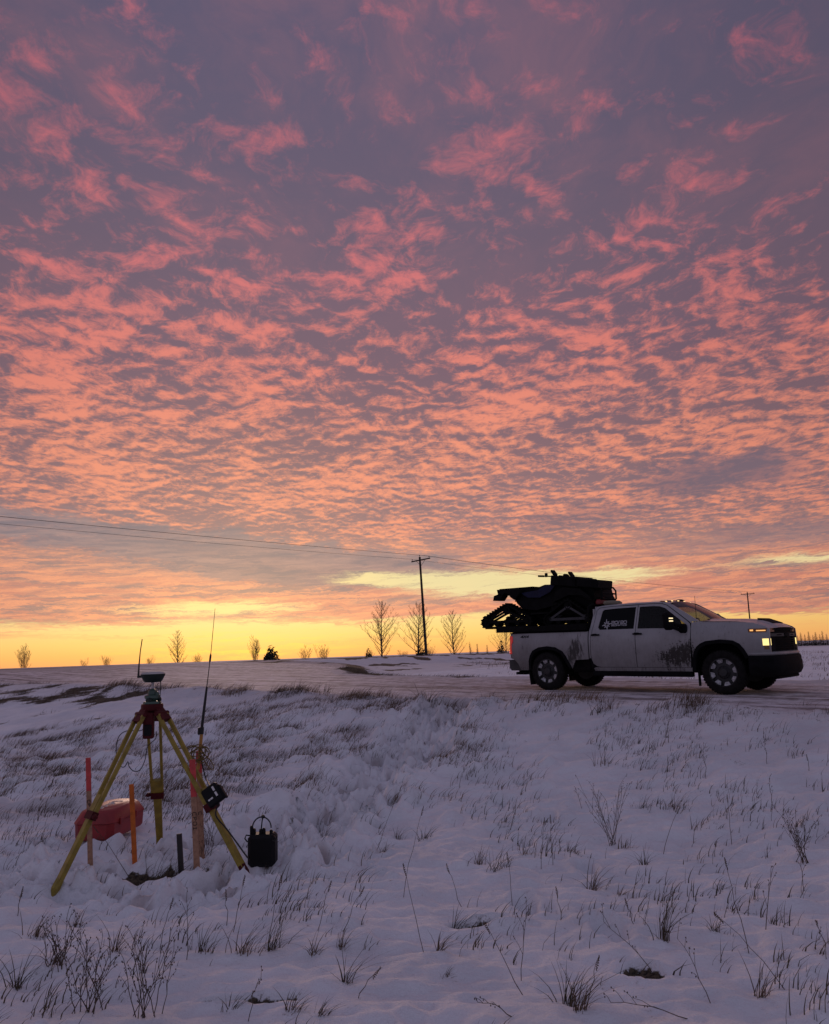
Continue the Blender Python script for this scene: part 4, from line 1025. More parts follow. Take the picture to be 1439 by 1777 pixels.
quad = thing('tracked_quad', 'black and dark blue quad bike on rubber tracks carried on the truck deck', 'quad bike', M=TRM)
def track(ctrs, l, w=0.30):
    """belt round three wheels; ctrs = (s, h, r) anticlockwise seen from the right"""
    out = []
    n = len(ctrs)
    for i in range(n):
        (x0, y0, r0), (x1, y1, r1), (x2, y2, r2) = ctrs[i - 1], ctrs[i], ctrs[(i + 1) % n]
        def nrm(ax, ay, ra, bx, by, rb):
            d = Vector((bx - ax, by - ay)); L = d.length; d /= L; nn = Vector((d.y, -d.x)); c = (ra - rb) / L
            return nn * math.sqrt(1 - c * c) + d * c
        na = nrm(x0, y0, r0, x1, y1, r1); nb = nrm(x1, y1, r1, x2, y2, r2)
        a0 = math.atan2(na.y, na.x); a1 = math.atan2(nb.y, nb.x)
        while a1 < a0: a1 += 2 * math.pi
        for k in range(7):
            a = a0 + (a1 - a0) * k / 6; out.append(Vector((x1 + r1 * math.cos(a), y1 + r1 * math.sin(a))))
    # resample
    P = out + [out[0]]; L = [0]
    for a, b in zip(P[:-1], P[1:]): L.append(L[-1] + (b - a).length)
    N = int(L[-1] / 0.045); pts = []
    for k in range(N):
        d = L[-1] * k / N; i = max(j for j in range(len(L)) if L[j] <= d + 1e-9); i = min(i, len(P) - 2)
        t = (d - L[i]) / max(1e-9, L[i + 1] - L[i]); pts.append(P[i].lerp(P[i + 1], t))
    mb = MB(); vs = []; fs = []
    for k, p in enumerate(pts):
        t = (pts[(k + 1) % N] - pts[k - 1]).normalized(); nn = Vector((t.y, -t.x))
        for o, yy in ((0.0, -w / 2), (0.0, w / 2), (-0.03, w / 2), (-0.03, -w / 2)): vs.append((p.x + nn.x * o, l + yy, p.y + nn.y * o))
    for k in range(N):
        k2 = (k + 1) % N
        for a in range(4):
            b = (a + 1) % 4; fs.append((k * 4 + a, k2 * 4 + a, k2 * 4 + b, k * 4 + b))
    mb.add(vs, fs)
    for k in range(0, N, 2):
        p = pts[k]; t = (pts[(k + 1) % N] - pts[k - 1]).normalized(); nn = Vector((t.y, -t.x))
        Mr = Matrix(((t.x, 0, nn.x), (0, 1, 0), (t.y, 0, nn.y))); mb.box((p.x + nn.x * 0.012, l, p.y + nn.y * 0.012), (0.026, w, 0.034), Mr)
    tk = mb.build('track', M_TRK, quad)
    for i, (x, y, r) in enumerate(ctrs):
        mb = MB(); rr = r - 0.035
        Mw = Matrix.Translation((x, l, y)) @ Matrix.Rotation(math.pi / 2, 4, 'X')
        for z in (-w * 0.3, w * 0.3): mb.lathe([(rr, z - 0.03), (rr, z + 0.03), (rr * 0.6, z + 0.035), (rr * 0.3, z + 0.02), (rr * 0.3, z - 0.02), (rr * 0.6, z - 0.035)], 18, Mw, close=True)
        mb.lathe([(0.03, -w * 0.45), (0.03, w * 0.45)], 8, Mw); mb.build('track_wheel', M_TRK, tk, smooth='auto')
    xa, xb, xc = ctrs[0], ctrs[1], ctrs[2]
    for k in range(3):
        x = xa[0] + (xb[0] - xa[0]) * (k + 1) / 4; mb = MB(); Mw = Matrix.Translation((x, l, 1.47 + 0.035 + 0.07)) @ Matrix.Rotation(math.pi / 2, 4, 'X')
        mb.lathe([(0.07, -w * 0.4), (0.07, w * 0.4)], 14, Mw); mb.build('track_roller', M_TRK, tk, smooth='auto')
    mb = MB()
    for sg in (-1, 1):
        y = l + sg * w * 0.36
        mb.beam((xa[0], y, xa[1]), (xc[0], y, xc[1] - 0.02), 0.03, 0.05); mb.beam((xb[0], y, xb[1]), (xc[0], y, xc[1] - 0.02), 0.03, 0.05); mb.beam((xa[0], y, xa[1] + 0.01), (xb[0], y, xb[1] + 0.01), 0.03, 0.06)
    mb.build('track_frame', M_ALU if l < 0 and xa[0] > -0.5 else M_TRK, tk)
REAR = [(-1.98, 1.610, 0.135), (-0.72, 1.605, 0.13), (-1.34, 1.90, 0.145)]
FRNT = [(-0.12, 1.605, 0.13), (0.92, 1.605, 0.13), (0.42, 1.92, 0.145)]
for l in (-0.50, 0.50):
    track(REAR, l); track(FRNT, l)
def pr(name, poly, l0, l1, m, parent=quad, top=1.0, bev=0.0):
    zc = [p[1] for p in poly]; z0, z1 = min(zc), max(zc); mid = (l0 + l1) / 2
    def sc(l, z): return mid + (l - mid) * (1 + (top - 1) * (z - z0) / max(1e-6, z1 - z0))
    mb = MB(); mb.prism(poly, lambda p: (p[0], sc(l0, p[1]), p[1]), lambda p: (p[0], sc(l1, p[1]), p[1])); return mb.build(name, m, parent)
pr('engine', [(-0.95, 1.62), (0.75, 1.62), (0.85, 1.85), (0.7, 2.15), (-0.2, 2.2), (-0.85, 2.1), (-1.05, 1.85)], -0.26, 0.26, M_PLA)
pr('chassis', [(-1.15, 1.66), (0.95, 1.66), (0.95, 1.75), (-1.15, 1.75)], -0.34, 0.34, M_PLA)
mb = MB(); mb.tube([(-1.34, -0.6, 1.90), (-1.34, 0.6, 1.90)], 0.05, 8); mb.tube([(0.42, -0.6, 1.92), (0.42, 0.6, 1.92)], 0.05, 8); mb.build('axle', M_PLA, quad)
pr('rear_body', [(-1.30, 2.40), (-0.55, 2.40), (-0.30, 2.47), (0.10, 2.45), (0.25, 2.0), (-0.55, 1.86), (-0.95, 1.92), (-1.10, 2.05), (-1.22, 2.22)], -0.50, 0.50, M_PLA, top=0.85)
for sg in (-1, 1):
    pr('side_panel', [(-0.95, 2.30), (-0.45, 2.34), (-0.22, 2.46), (0.05, 2.44), (-0.10, 2.28), (-0.40, 2.16), (-0.75, 2.18)], sg * 0.505, sg * 0.525, M_BLUE)
    pr('rear_fender', [(-1.62, 2.42), (-0.95, 2.42), (-0.92, 2.30), (-1.10, 2.14), (-1.20, 2.20), (-1.30, 2.31), (-1.38, 2.33), (-1.48, 2.27), (-1.58, 2.26)], sg * 0.30, sg * 0.60, M_PLA)
    pr('mud_guard', [(-1.72, 2.27), (-1.50, 2.33), (-1.46, 2.25), (-1.56, 2.14), (-1.75, 2.15)], sg * 0.36, sg * 0.60, M_PLA)
    pr('front_fender', [(0.02, 2.02), (0.10, 2.26), (0.30, 2.36), (0.75, 2.30), (0.98, 2.12), (1.00, 2.02), (0.80, 2.14), (0.45, 2.17), (0.20, 2.08)], sg * 0.30, sg * 0.62, M_PLA)
    pr('foot_board', [(-0.62, 1.76), (-0.05, 1.76), (-0.05, 1.80), (-0.62, 1.80)], sg * 0.28, sg * 0.62, M_PLA)
pr('front_body', [(-0.15, 1.72), (0.98, 1.72), (1.00, 1.95), (1.02, 2.0), (1.05, 2.10), (1.00, 2.32), (0.20, 2.44), (-0.10, 2.44)], -0.46, 0.46, M_PLA)
pr('belly_pan', [(-1.05, 1.56), (0.95, 1.56), (0.98, 1.74), (-1.10, 1.74)], -0.33, 0.33, M_PLA)
mb = MB()
for l in np.linspace(-0.5, 0.5, 7): mb.tube([(-1.60, l, 2.432), (-0.62, l, 2.432)], 0.012, 6)
for s in (-1.60, -1.1, -0.62): mb.tube([(s, -0.5, 2.432), (s, 0.5, 2.432)], 0.014, 6)
mb.build('rear_rack', M_PLA, quad)
mb = MB(); mb.rbox((-0.62, 0, 2.40), (0.66, 0.36, 0.10), 0.04); mb.build('seat', M_PLA, quad, smooth='auto')
pr('tank', [(-0.34, 2.38), (-0.28, 2.485), (-0.05, 2.50), (0.20, 2.44), (0.30, 2.30)], -0.22, 0.22, M_BLUE, top=0.7)
pr('dash_pod', [(-0.10, 2.46), (-0.12, 2.58), (0.06, 2.66), (0.22, 2.52), (0.25, 2.36)], -0.20, 0.20, M_PLA)
mb = MB(); mb.tube([(-0.06, 0, 2.56), (-0.02, -0.14, 2.63), (-0.12, -0.36, 2.66), (-0.24, -0.52, 2.665), (-0.34, -0.60, 2.67)], 0.016, 8); mb.tube([(-0.06, 0, 2.56), (-0.02, 0.14, 2.63), (-0.12, 0.36, 2.66), (-0.24, 0.52, 2.665), (-0.34, 0.60, 2.67)], 0.016, 8)
hb = mb.build('handlebar', M_PLA, quad)
for sg in (-1, 1):
    mb = MB(); mb.tube([(-0.24, sg * 0.52, 2.665), (-0.36, sg * 0.615, 2.672)], 0.024, 8); mb.build('grip', M_PLA, hb)
    mb = MB(); mb.rbox((-0.20, sg * 0.50, 2.69), (0.07, 0.05, 0.10), 0.012); mb.build('switch_box', M_PLA, hb)
    mb = MB(); mb.rbox((-0.04, sg * 0.40, 2.735), (0.06, 0.16, 0.17), 0.02, Matrix.Rotation(-0.6, 3, 'Y')); mb.tube([(-0.03, sg * 0.36, 2.66), (-0.03, sg * 0.38, 2.72)], 0.012, 6); mb.build('hand_guard', M_PLA, hb)
mb = MB()
for sg in (-1, 1):
    mb.tube([(1.00, sg * 0.30, 1.80), (1.16, sg * 0.34 - 0.14, 1.98), (1.24, sg * 0.34 - 0.14, 2.06), (1.24, sg * 0.34 - 0.14, 2.24), (1.18, sg * 0.34 - 0.14, 2.32), (0.9, sg * 0.34 - 0.14, 2.36)], 0.022, 8)
mb.tube([(1.22, -0.48, 2.04), (1.22, 0.20, 2.04)], 0.02, 8); mb.tube([(1.24, -0.48, 2.17), (1.24, 0.20, 2.17)], 0.02, 8)
mb.build('bull_bar', M_PLA, quad)
mb = MB()
for l in np.linspace(-0.45, 0.45, 6): mb.tube([(0.10, l, 2.40), (1.00, l, 2.30)], 0.012, 6)
for t in (0.0, 0.5, 1.0): mb.tube([(0.10 + t * 0.9, -0.45, 2.40 - 0.10 * t), (0.10 + t * 0.9, 0.45, 2.40 - 0.10 * t)], 0.014, 6)
for sg in (-1, 1): mb.tube([(0.3, sg * 0.3, 2.2), (0.3, sg * 0.3, 2.38)], 0.015, 6); mb.tube([(0.9, sg * 0.3, 2.15), (0.9, sg * 0.3, 2.31)], 0.015, 6)
mb.build('front_rack', M_PLA, quad)

# long cargo case strapped on the front rack, and smaller load
case = thing('cargo_case', 'long black case strapped sloping on the front rack of the quad', 'cargo case', M=TRM)
Mc = Matrix.Rotation(math.atan2(0.20, 1.4), 3, 'Y')
mb = MB(); mb.rbox((0.34, -0.15, 2.500), (0.76, 0.90, 0.235), 0.02, Mc); body = mb.build('case_body', M_PLA, case, smooth='auto')
mb = MB(); mb.rbox((0.92, -0.25, 2.415), (0.62, 0.70, 0.20), 0.02, Mc); mb.build('case_body', M_PLA, case, smooth='auto')
mb = MB(); mb.rbox((0.06, -0.18, 2.60), (0.20, 0.36, 0.11), 0.03, Mc); mb.build('case_pouch', M_PLA, case, smooth='auto')
mb = MB(); mb.rbox((0.22, -0.30, 2.655), (0.12, 0.12, 0.09), 0.03, Mc); mb.build('knob', M_PLA, case, smooth='auto')
for s in (0.20, 0.58):
    mb = MB(); mb.rbox((s, -0.15, 2.512 - 0.143 * (s - 0.34)), (0.04, 0.92, 0.245), 0.02, Mc); mb.build('strap', M_TRK, case)
can = MB(); can.rbox((1.16, -0.36, 1.965), (0.14, 0.34, 0.13), 0.03); can.tube([(1.16, -0.36, 2.02), (1.16, -0.30, 2.06), (1.16, -0.22, 2.06), (1.16, -0.16, 2.02)], 0.015, 6)
can = can.build('fuel_can', M_REDP, smooth='auto'); can.matrix_world = TRM; tag(can, 'small dark red can lying between the quad and the truck cab', 'fuel can')
mb = MB(); mb.tube([(1.36, -0.62, 1.93), (1.37, -0.58, 1.935), (1.40, -0.3, 1.945), (1.41, 0.0, 1.95), (1.41, 0.12, 1.95)], [0.02, 0.05, 0.056, 0.052, 0.02], 12)
tarp = mb.build('rolled_tarp', M_TARP, smooth=True); tarp.matrix_world = TRM; tag(tarp, 'dull tan rolled tarp lying across the rear of the truck roof', 'tarp')
rack = thing('headache_rack', 'black tube rack standing behind the truck cab', 'rack', M=TRM)
for sg in (-1, 1):
    mb = MB(); mb.tube([(1.06, sg * 0.84, 1.30), (1.06, sg * 0.80, 1.86), (1.09, sg * 0.70, 1.90)], 0.028, 8); mb.build('post', M_DECK, rack)
mb = MB(); mb.tube([(1.09, -0.72, 1.90), (1.09, 0.72, 1.90)], 0.028, 8); mb.tube([(1.06, -0.8, 1.62), (1.06, 0.8, 1.62)], 0.02, 8); mb.box((1.14, -0.30, 1.905), (0.24, 0.60, 0.012)); mb.build('cross_bar', M_DECK, rack)
# ------------------------------------------------------------------ survey control point: tripod, receiver, antenna, radio, battery, case, stakes
M_YEL = mat('yellow_fibreglass', (0.25, 0.185, 0.02), 0.5, var=0.25, vscale=14)
M_REDM = mat('red_casting', (0.068, 0.007, 0.009), 0.55, var=0.25, spec=0.15)
M_GRN = mat('green_grey_metal', (0.045, 0.085, 0.065), 0.45, var=0.2)
M_GRND = mat('dark_green_housing', (0.010, 0.018, 0.015), 0.5, spec=0.25)
M_PALE = mat('pale_dome', (0.42, 0.40, 0.38), 0.5)
M_CBL = mat('black_cable', (0.008, 0.008, 0.008), 0.6)
M_BOXB = mat('black_box', (0.005, 0.005, 0.006), 0.6, spec=0.2)
M_CBLY = mat('dull_yellow_cable', (0.14, 0.095, 0.02), 0.6)
M_WOOD = mat('lath_wood', (0.34, 0.19, 0.115), 0.8, var=0.25, vscale=30, bump=0.2, bscale=120)
M_PINK = mat('pink_paint', (0.52, 0.055, 0.055), 0.75, var=0.2, vscale=20)
M_ORG = mat('orange_paint', (0.55, 0.13, 0.012), 0.7, var=0.2, vscale=18)
M_INK = mat('marker_ink', (0.02, 0.015, 0.015), 0.8)
M_RCASE = mat('red_case', (0.26, 0.018, 0.020), 0.5, var=0.18, vscale=8, bump=0.1)
M_WHT = mat('white_print', (0.62, 0.60, 0.58), 0.6)
M_IRON = mat('dark_iron', (0.025, 0.022, 0.022), 0.7)
M_BRASS = mat('orange_pole', (0.42, 0.20, 0.03), 0.5)

FL, FR, FB = on_ground(92, 1545), on_ground(430, 1515), on_ground(278, 1464)
ctr = (FL + FR + FB) / 3
HEAD = at_y(264, 1232, ctr.y)
tri = thing('survey_tripod', 'yellow survey tripod with red head and clamps standing in the snow', 'tripod', (ctr.x, ctr.y, 0))
TO = -Vector((ctr.x, ctr.y, 0))
def L(p): return Vector(p) + TO
mb = MB(); mb.lathe([(0.055, -0.05), (0.085, -0.03), (0.088, 0.0), (0.085, 0.018), (0.03, 0.02)], 18, Matrix.Translation(L(HEAD) + Vector((0, 0, 0.03))))
hd = mb.build('tripod_head', M_REDM, tri, smooth='auto')
for kf, F in enumerate((FL, FR, FB)):
    d = Vector((F.x - HEAD.x, F.y - HEAD.y, 0)).normalized(); side = Vector((-d.y, d.x, 0))
    top = HEAD + d * 0.085 + Vector((0, 0, -0.01)); foot = F + Vector((0, 0, -0.03)); ax = (foot - top).normalized(); Ln = (foot - top).length
    lug = MB(); lug.beam(L(HEAD + d * 0.04 + Vector((0, 0, 0.02))), L(top + ax * 0.09), 0.085, 0.05, up=(d.x, d.y, 0.4), w1=0.115, h1=0.042)
    lug.tube([L(top + ax * 0.02 - side * 0.075), L(top + ax * 0.02 + side * 0.075)], 0.018, 8); lug.build('leg_hinge', M_REDM, tri, smooth='auto')
    kq = 0.60
    mid = top + ax * Ln * kq
    for sg in (-1, 1):
        mb = MB(); mb.beam(L(top + side * sg * 0.052 + ax * 0.03), L(mid + side * sg * 0.040), 0.021, 0.030, up=(d.x, d.y, 0.2)); mb.build('leg_rail', M_YEL, tri)
    mb = MB(); mb.beam(L(mid - ax * 0.16), L(foot - ax * 0.06), 0.056 if kf != 2 else 0.072, 0.036, up=(d.x, d.y, 0.2), w1=0.052); leg = mb.build('lower_leg', M_YEL, tri)
    cl = MB(); cl.beam(L(mid - ax * 0.035), L(mid + ax * 0.025), 0.108, 0.05, up=(d.x, d.y, 0.2)); cl.rbox(L(mid - ax * 0.005 + side * 0.075 + d * 0.01), (0.035, 0.035, 0.035), 0.01); cl.tube([L(mid + side * 0.05), L(mid + side * 0.10)], 0.010, 6); cl.build('leg_clamp', M_REDM, tri)
    ft = MB(); ft.tube([L(foot - ax * 0.10), L(foot - ax * 0.04), L(foot + ax * 0.05)], [0.030, 0.034, 0.006], 8); ft.build('leg_shoe', M_REDM if kf == 1 else M_YEL, tri)

# tribrach + receiver
tb = thing('tribrach', 'grey green levelling tribrach screwed on the tripod head', 'tribrach', (HEAD.x, HEAD.y, HEAD.z + 0.05))
mb = MB(); mb.prism([(0.075 * math.cos(a), 0.075 * math.sin(a)) for a in [2 * math.pi * (k + .5 * (j - 1) * .5) / 3 for k in range(3) for j in range(3)]], lambda p: (p[0], p[1], 0.0), lambda p: (p[0] * .95, p[1] * .95, 0.018)); mb.build('base_plate', M_GRN, tb)
for k in range(3):
    a = 2 * math.pi * k / 3 + 0.5; mb = MB(); mb.lathe([(0.010, 0.016), (0.018, 0.022), (0.018, 0.042), (0.010, 0.05)], 12, Matrix.Translation((0.055 * math.cos(a), 0.055 * math.sin(a), 0))); mb.build('levelling_screw', M_GRND, tb, smooth='auto')
mb = MB(); mb.lathe([(0.03, 0.018), (0.062, 0.046), (0.062, 0.066), (0.038, 0.075), (0.035, 0.105), (0.022, 0.112), (0.020, 0.12)], 18); mb.rbox((0.045, -0.02, 0.075), (0.03, 0.03, 0.035), 0.008); mb.build('upper_body', M_GRN, tb, smooth='auto')
mb = MB(); mb.lathe([(0.011, 0.118), (0.011, 0.175)], 12); mb.build('carrier_pin', M_PALE, tb, smooth='auto')
RZ = HEAD.z + 0.05 + 0.17
gn = thing('satellite_receiver', 'round dark receiver with pale top and short whip on the tripod', 'receiver', (HEAD.x, HEAD.y, RZ))
mb = MB(); mb.lathe([(0.03, 0.0), (0.062, 0.002), (0.074, 0.012), (0.097, 0.058), (0.097, 0.068)], 28); mb.build('housing', M_GRND, gn, smooth='auto')
mb = MB(); mb.lathe([(0.0975, 0.068), (0.093, 0.076), (0.078, 0.086), (0.05, 0.090), (0.0, 0.091)], 28); mb.build('dome', M_PALE, gn, smooth='auto')
mb = MB(); mb.rbox((-0.105, -0.01, 0.05), (0.04, 0.03, 0.02), 0.006); mb.tube([(-0.118, -0.01, 0.045), (-0.116, -0.01, 0.12), (-0.108, -0.01, 0.25), (-0.095, -0.01, 0.355)], [0.009, 0.0065, 0.0042, 0.0042], 8); mb.build('short_antenna', M_CBL, gn)
mb = MB(); mb.tube([(0.072, -0.02, 0.01), (0.07, -0.02, -0.06), (0.068, -0.02, -0.17)], 0.004, 6); mb.build('cable', M_CBL, gn)
# pouch hung under the head
pz = HEAD + Vector((0.0, -0.07, -0.02))
po = thing('hanging_pouch', 'red pouch with a black front hanging beneath the tripod head', 'pouch', (pz.x, pz.y, pz.z - 0.20))
mb = MB(); mb.rbox((0, 0, 0.10), (0.085, 0.05, 0.20), 0.01); mb.build('pouch_body', M_REDM, po, smooth='auto')
mb = MB(); mb.rbox((0.004, -0.032, 0.068), (0.064, 0.014, 0.085), 0.006); mb.build('pouch_front', M_BOXB, po)
mb = MB(); mb.tube([(0, 0, 0.19), (0, 0.03, 0.235)], 0.012, 6); mb.build('pouch_strap', M_REDM, po)

# stakes (lath): (top px, base px), width, painted part
def stake(name, label, tx, ty, bx, by, w, th, paint, pf, txt=None, yaw=0.0, top_mat=None, base=None, group=None):
    B = base if base is not None else on_ground(bx, by); T = at_y(tx, ty, B.y + 0.02)
    root = thing(name, label, 'stake', B, group)
    t = T - B; ax = t.normalized(); Ln = t.length
    sd = Vector((math.cos(yaw), math.sin(yaw), 0)); sd = (sd - ax * sd.dot(ax)).normalized(); fr = ax.cross(sd).normalized()
    if fr.y > 0: fr = -fr
    def P(a, b, c): return sd * a + fr * b + ax * c
    def plank(c0, c1, nm, m):
        mb = MB(); vs = [P(sx * w / 2, sy * th / 2, c) for c in (c0, c1) for sx, sy in ((-1, -1), (1, -1), (1, 1), (-1, 1))]
        mb.add(vs, [(3, 2, 1, 0), (4, 5, 6, 7), (0, 1, 5, 4), (1, 2, 6, 5), (2, 3, 7, 6), (3, 0, 4, 7)]); return mb.build(nm, m, root)
    if pf < 1: plank(-0.10, Ln * (1 - pf), 'lath', M_WOOD); plank(Ln * (1 - pf), Ln, 'painted_top', paint)
    else: plank(-0.10, Ln, 'lath', paint)
    if txt:
        mb = MB(); x = 0; hgt = w * 0.62; c = Ln * txt[1]
        for ch in txt[0]:
            for ln in GL[ch]:
                q = [P((0.5 - 0) * 0 + (p[1] - 0.5) * hgt * txt[2], th / 2 + 0.001, c - p[0] * hgt * 0.85) for p in ln]
                mb.tube(q, 0.0028, 4)
            c -= hgt * 1.25
        mb.build('writing', M_INK, root)
    return root, P, Ln
stake('survey_stake', 'wooden lath with a red painted top beside the red case', 153, 1315, 157, 1512, 0.037, 0.012, M_PINK, 0.30, ('CP', 0.62, 1))
stake('survey_stake', 'bright orange lath standing at the corner of the red case', 228, 1361, 234, 1499, 0.037, 0.012, M_ORG, 1.0)
stake('survey_stake', 'wooden lath with red top and CP01 written down its face', 334, 1318, 342, 1512, 0.045, 0.013, M_PINK, 0.34, ('CP01', 0.52, 1))
s3, P3, L3 = stake('survey_stake', 'wooden lath with red top tied with cable behind the CP01 lath', 345, 1303, 350, 1482, 0.045, 0.014, M_PINK, 0.22, ('C', 0.40, 1))
stake('iron_post', 'short dark iron post beside the CP01 lath', 311, 1447, 314, 1503, 0.036, 0.030, M_IRON, 1.0)

# whip antenna mast
B3 = s3.location
def wy(px, py, dy=-0.03): return at_y(px, py, B3.y + dy)
whip = thing('radio_whip_antenna', 'tall black radio whip antenna on an orange pole tied to a lath', 'antenna', wy(345, 1330))
WO = -wy(345, 1330)
mb = MB(); mb.tube([wy(344, 1335) + WO, wy(350, 1272) + WO], 0.014, 10); mb.build('pole', M_BRASS, whip, smooth='auto')
mb = MB(); mb.tube([wy(349.5, 1274) + WO, wy(350.5, 1262) + WO], 0.019, 10); mb.rbox(wy(345.5, 1269) + WO, (0.02, 0.02, 0.06), 0.005); mb.build('mount', M_CBL, whip, smooth='auto')
mb = MB(); mb.tube([wy(350.5, 1262) + WO, wy(355, 1225) + WO, wy(359, 1192) + WO], [0.013, 0.012, 0.009], 8); mb.build('lower_whip', M_CBL, whip)
mb = MB(); mb.tube([wy(359, 1192) + WO, wy(364, 1150) + WO, wy(364.4, 1147) + WO, wy(365.5, 1138) + WO, wy(366, 1134) + WO, wy(373.3, 1056) + WO], [0.0045, 0.0045, 0.010, 0.010, 0.0035, 0.0022], 6); mb.build('upper_whip', M_CBL, whip)
# coiled cable tied at the lath tops
mb = MB(); rg = random.Random(4); c0 = wy(343, 1307, -0.06)
for k in range(7):
    n = 22; rx, rz = rg.uniform(0.05, 0.085), rg.uniform(0.035, 0.065); t = rg.uniform(-0.6, 0.6); ox = rg.uniform(-0.03, 0.05); oz = rg.uniform(-0.03, 0.02)
    mb.tube([c0 + Vector((ox + rx * math.cos(q) * math.cos(t) - rz * math.sin(q) * math.sin(t), rg.uniform(-0.012, 0.012) - 0.02, oz + rx * math.cos(q) * math.sin(t) + rz * math.sin(q) * math.cos(t))) for q in [2 * math.pi * i / n for i in range(n + 1)]], 0.0045, 5, cap=False)
loop = [wy(346, 1305, -.06), wy(356, 1310, -.07), wy(366, 1320, -.07), wy(371, 1330, -.07), wy(370, 1337, -.07), wy(364, 1334, -.07), wy(356, 1322, -.07), wy(350, 1312, -.07)]
mb.tube(loop, 0.0045, 5); loop = [wy(346, 1303, -.06), wy(354, 1297, -.07), wy(360, 1298, -.07), wy(358, 1304, -.07), wy(349, 1308, -.06)]; mb.tube(loop, 0.0045, 5)
for v in range(len(mb.v)): mb.v[v] = tuple(Vector(mb.v[v]) - c0)
coil = mb.build('cable_coil', M_CBLY); coil.location = c0; tag(coil, 'dull yellow antenna cable coiled around the tops of the laths', 'cable')
# radio box strapped to the right leg
dR = Vector((FR.x - HEAD.x, FR.y - HEAD.y, 0)).normalized(); legdir = (FR - HEAD).normalized()
rc = at_y(370, 1380, (HEAD + (FR - HEAD) * 0.55).y - 0.05)
ang = math.atan2(1400 - 1367, 380 - 360) # lean of the leg in the picture
rx = legdir; ry = Vector((0, -1, 0.0)); ry = (ry - rx * ry.dot(rx)).normalized(); rzv = rx.cross(ry)
Mr = Matrix((rx, rzv, ry)).transposed()
radio = thing('radio_box', 'black radio box with white stickers strapped to the tripod leg', 'radio', rc)
mb = MB(); mb.rbox((0, 0, 0), (0.15, 0.135, 0.06), 0.012, Mr); mb.build('radio_body', M_BOXB, radio, smooth='auto')
for a, b, w, h in ((-0.035, 0.035, 0.035, 0.016), (0.012, 0.035, 0.035, 0.016), (0.02, -0.012, 0.012, 0.022), (0.02, -0.034, 0.012, 0.016)):
    mb = MB(); mb.box(Mr @ Vector((a, -b if False else b * -1 + 0.0, 0.031)), (w, h, 0.003), Mr); mb.build('sticker', M_WHT, radio)
mb = MB(); mb.rbox(Mr @ Vector((0.02, -0.075, -0.005)), (0.12, 0.02, 0.05), 0.006, Mr); mb.build('radio_bracket', M_BOXB, radio)
def cable(name, pts, r, m, label):
    # smooth the points
    P = [Vector(p) for p in pts]; out = []
    for i in range(len(P) - 1):
        p0, p1, p2, p3 = P[max(i - 1, 0)], P[i], P[i + 1], P[min(i + 2, len(P) - 1)]
        for k in range(6):
            t = k / 6; out.append(0.5 * ((2 * p1) + (p2 - p0) * t + (2 * p0 - 5 * p1 + 4 * p2 - p3) * t * t + (3 * p1 - p0 - 3 * p2 + p3) * t ** 3))
    out.append(P[-1]); b = P[0]
    mb = MB(); mb.tube([p - b for p in out], r, 6); o = mb.build(name, m, smooth=True); o.location = b; tag(o, label, 'cable'); return o
lg = lambda t, dy=-0.04: HEAD + (FR - HEAD) * t + Vector((0.03, dy, 0))
cable('cable', [wy(348, 1312, -.05), wy(353, 1335, -.03), wy(358, 1352, 0.0), rc + Vector((-0.01, 0.0, 0.05))], 0.006, M_CBL, 'black cable running from the coil down to the radio box')
Bb = on_ground(454, 1500)
cable('cable', [rc + Vector((0.05, 0, -0.05)), lg(0.66), lg(0.74) + Vector((0.02, 0, 0)), lg(0.82) + Vector((0.035, 0, 0)), lg(0.88) + Vector((0.06, 0, -0.02)), Bb + Vector((-0.10, -0.02, 0.06)), Bb + Vector((-0.09, 0, 0.10))], 0.006, M_CBL, 'black cable along the lower tripod leg to the battery')
yb = HEAD.y - 0.02
cable('cable', [at_y(271, 1269, yb), at_y(270, 1282, yb), at_y(256, 1296, yb), at_y(252, 1318, yb), at_y(243, 1336, yb), at_y(232, 1338, yb), at_y(224, 1330, yb), at_y(222, 1322, yb), at_y(216, 1331, yb), at_y(208, 1330, yb)], 0.0035, M_CBL, 'thin black cable looping down beneath the tripod head')
cable('cable', [at_y(258, 1258, yb), at_y(244, 1268, yb), at_y(222, 1268, yb), at_y(208, 1276, yb), at_y(202, 1293, yb), at_y(202, 1310, yb)], 0.0035, M_CBL, 'thin black cable bowing out over the left tripod leg')
# battery pack
bt = thing('battery_pack', 'black battery pack with looped cable handle standing in the snow', 'battery', Bb)
mb = MB(); mb.rbox((0, 0.05, 0.10), (0.215, 0.16, 0.24), 0.025); mb.build('battery_case', M_BOXB, bt, smooth='auto')
for x, h in ((-0.085, 0.27), (-0.065, 0.25), (-0.012, 0.245), (0.012, 0.25), (0.07, 0.235)):
    mb = MB(); mb.lathe([(0.014, 0.20), (0.014, h), (0.009, h + 0.012)], 8, Matrix.Translation((x, 0.03, 0))); mb.build('connector', M_BOXB, bt, smooth='auto')
mb = MB(); mb.tube([(0.075 * math.cos(a) - 0.005, 0.03, 0.26 + 0.085 * math.sin(a)) for a in [math.pi * i / 14 for i in range(15)]], 0.0055, 6); mb.tube([(-0.01, 0.03, 0.25), (-0.004, 0.03, 0.30), (0.003, 0.03, 0.345)], 0.0055, 6); mb.lathe([(0.012, 0.335), (0.018, 0.345), (0.010, 0.36)], 8, Matrix.Translation((0.005, 0.03, 0))); mb.build('cable_handle', M_CBL, bt)
for sg in (-1, 1):
    mb = MB(); mb.tube([(sg * 0.08, -0.01, 0.215), (sg * 0.115, -0.03, 0.225), (sg * 0.125, -0.03, 0.20), (sg * 0.105, -0.03, 0.175), (sg * 0.09, -0.03, 0.18)], 0.006, 6); mb.build('strap_loop', M_CBL, bt)
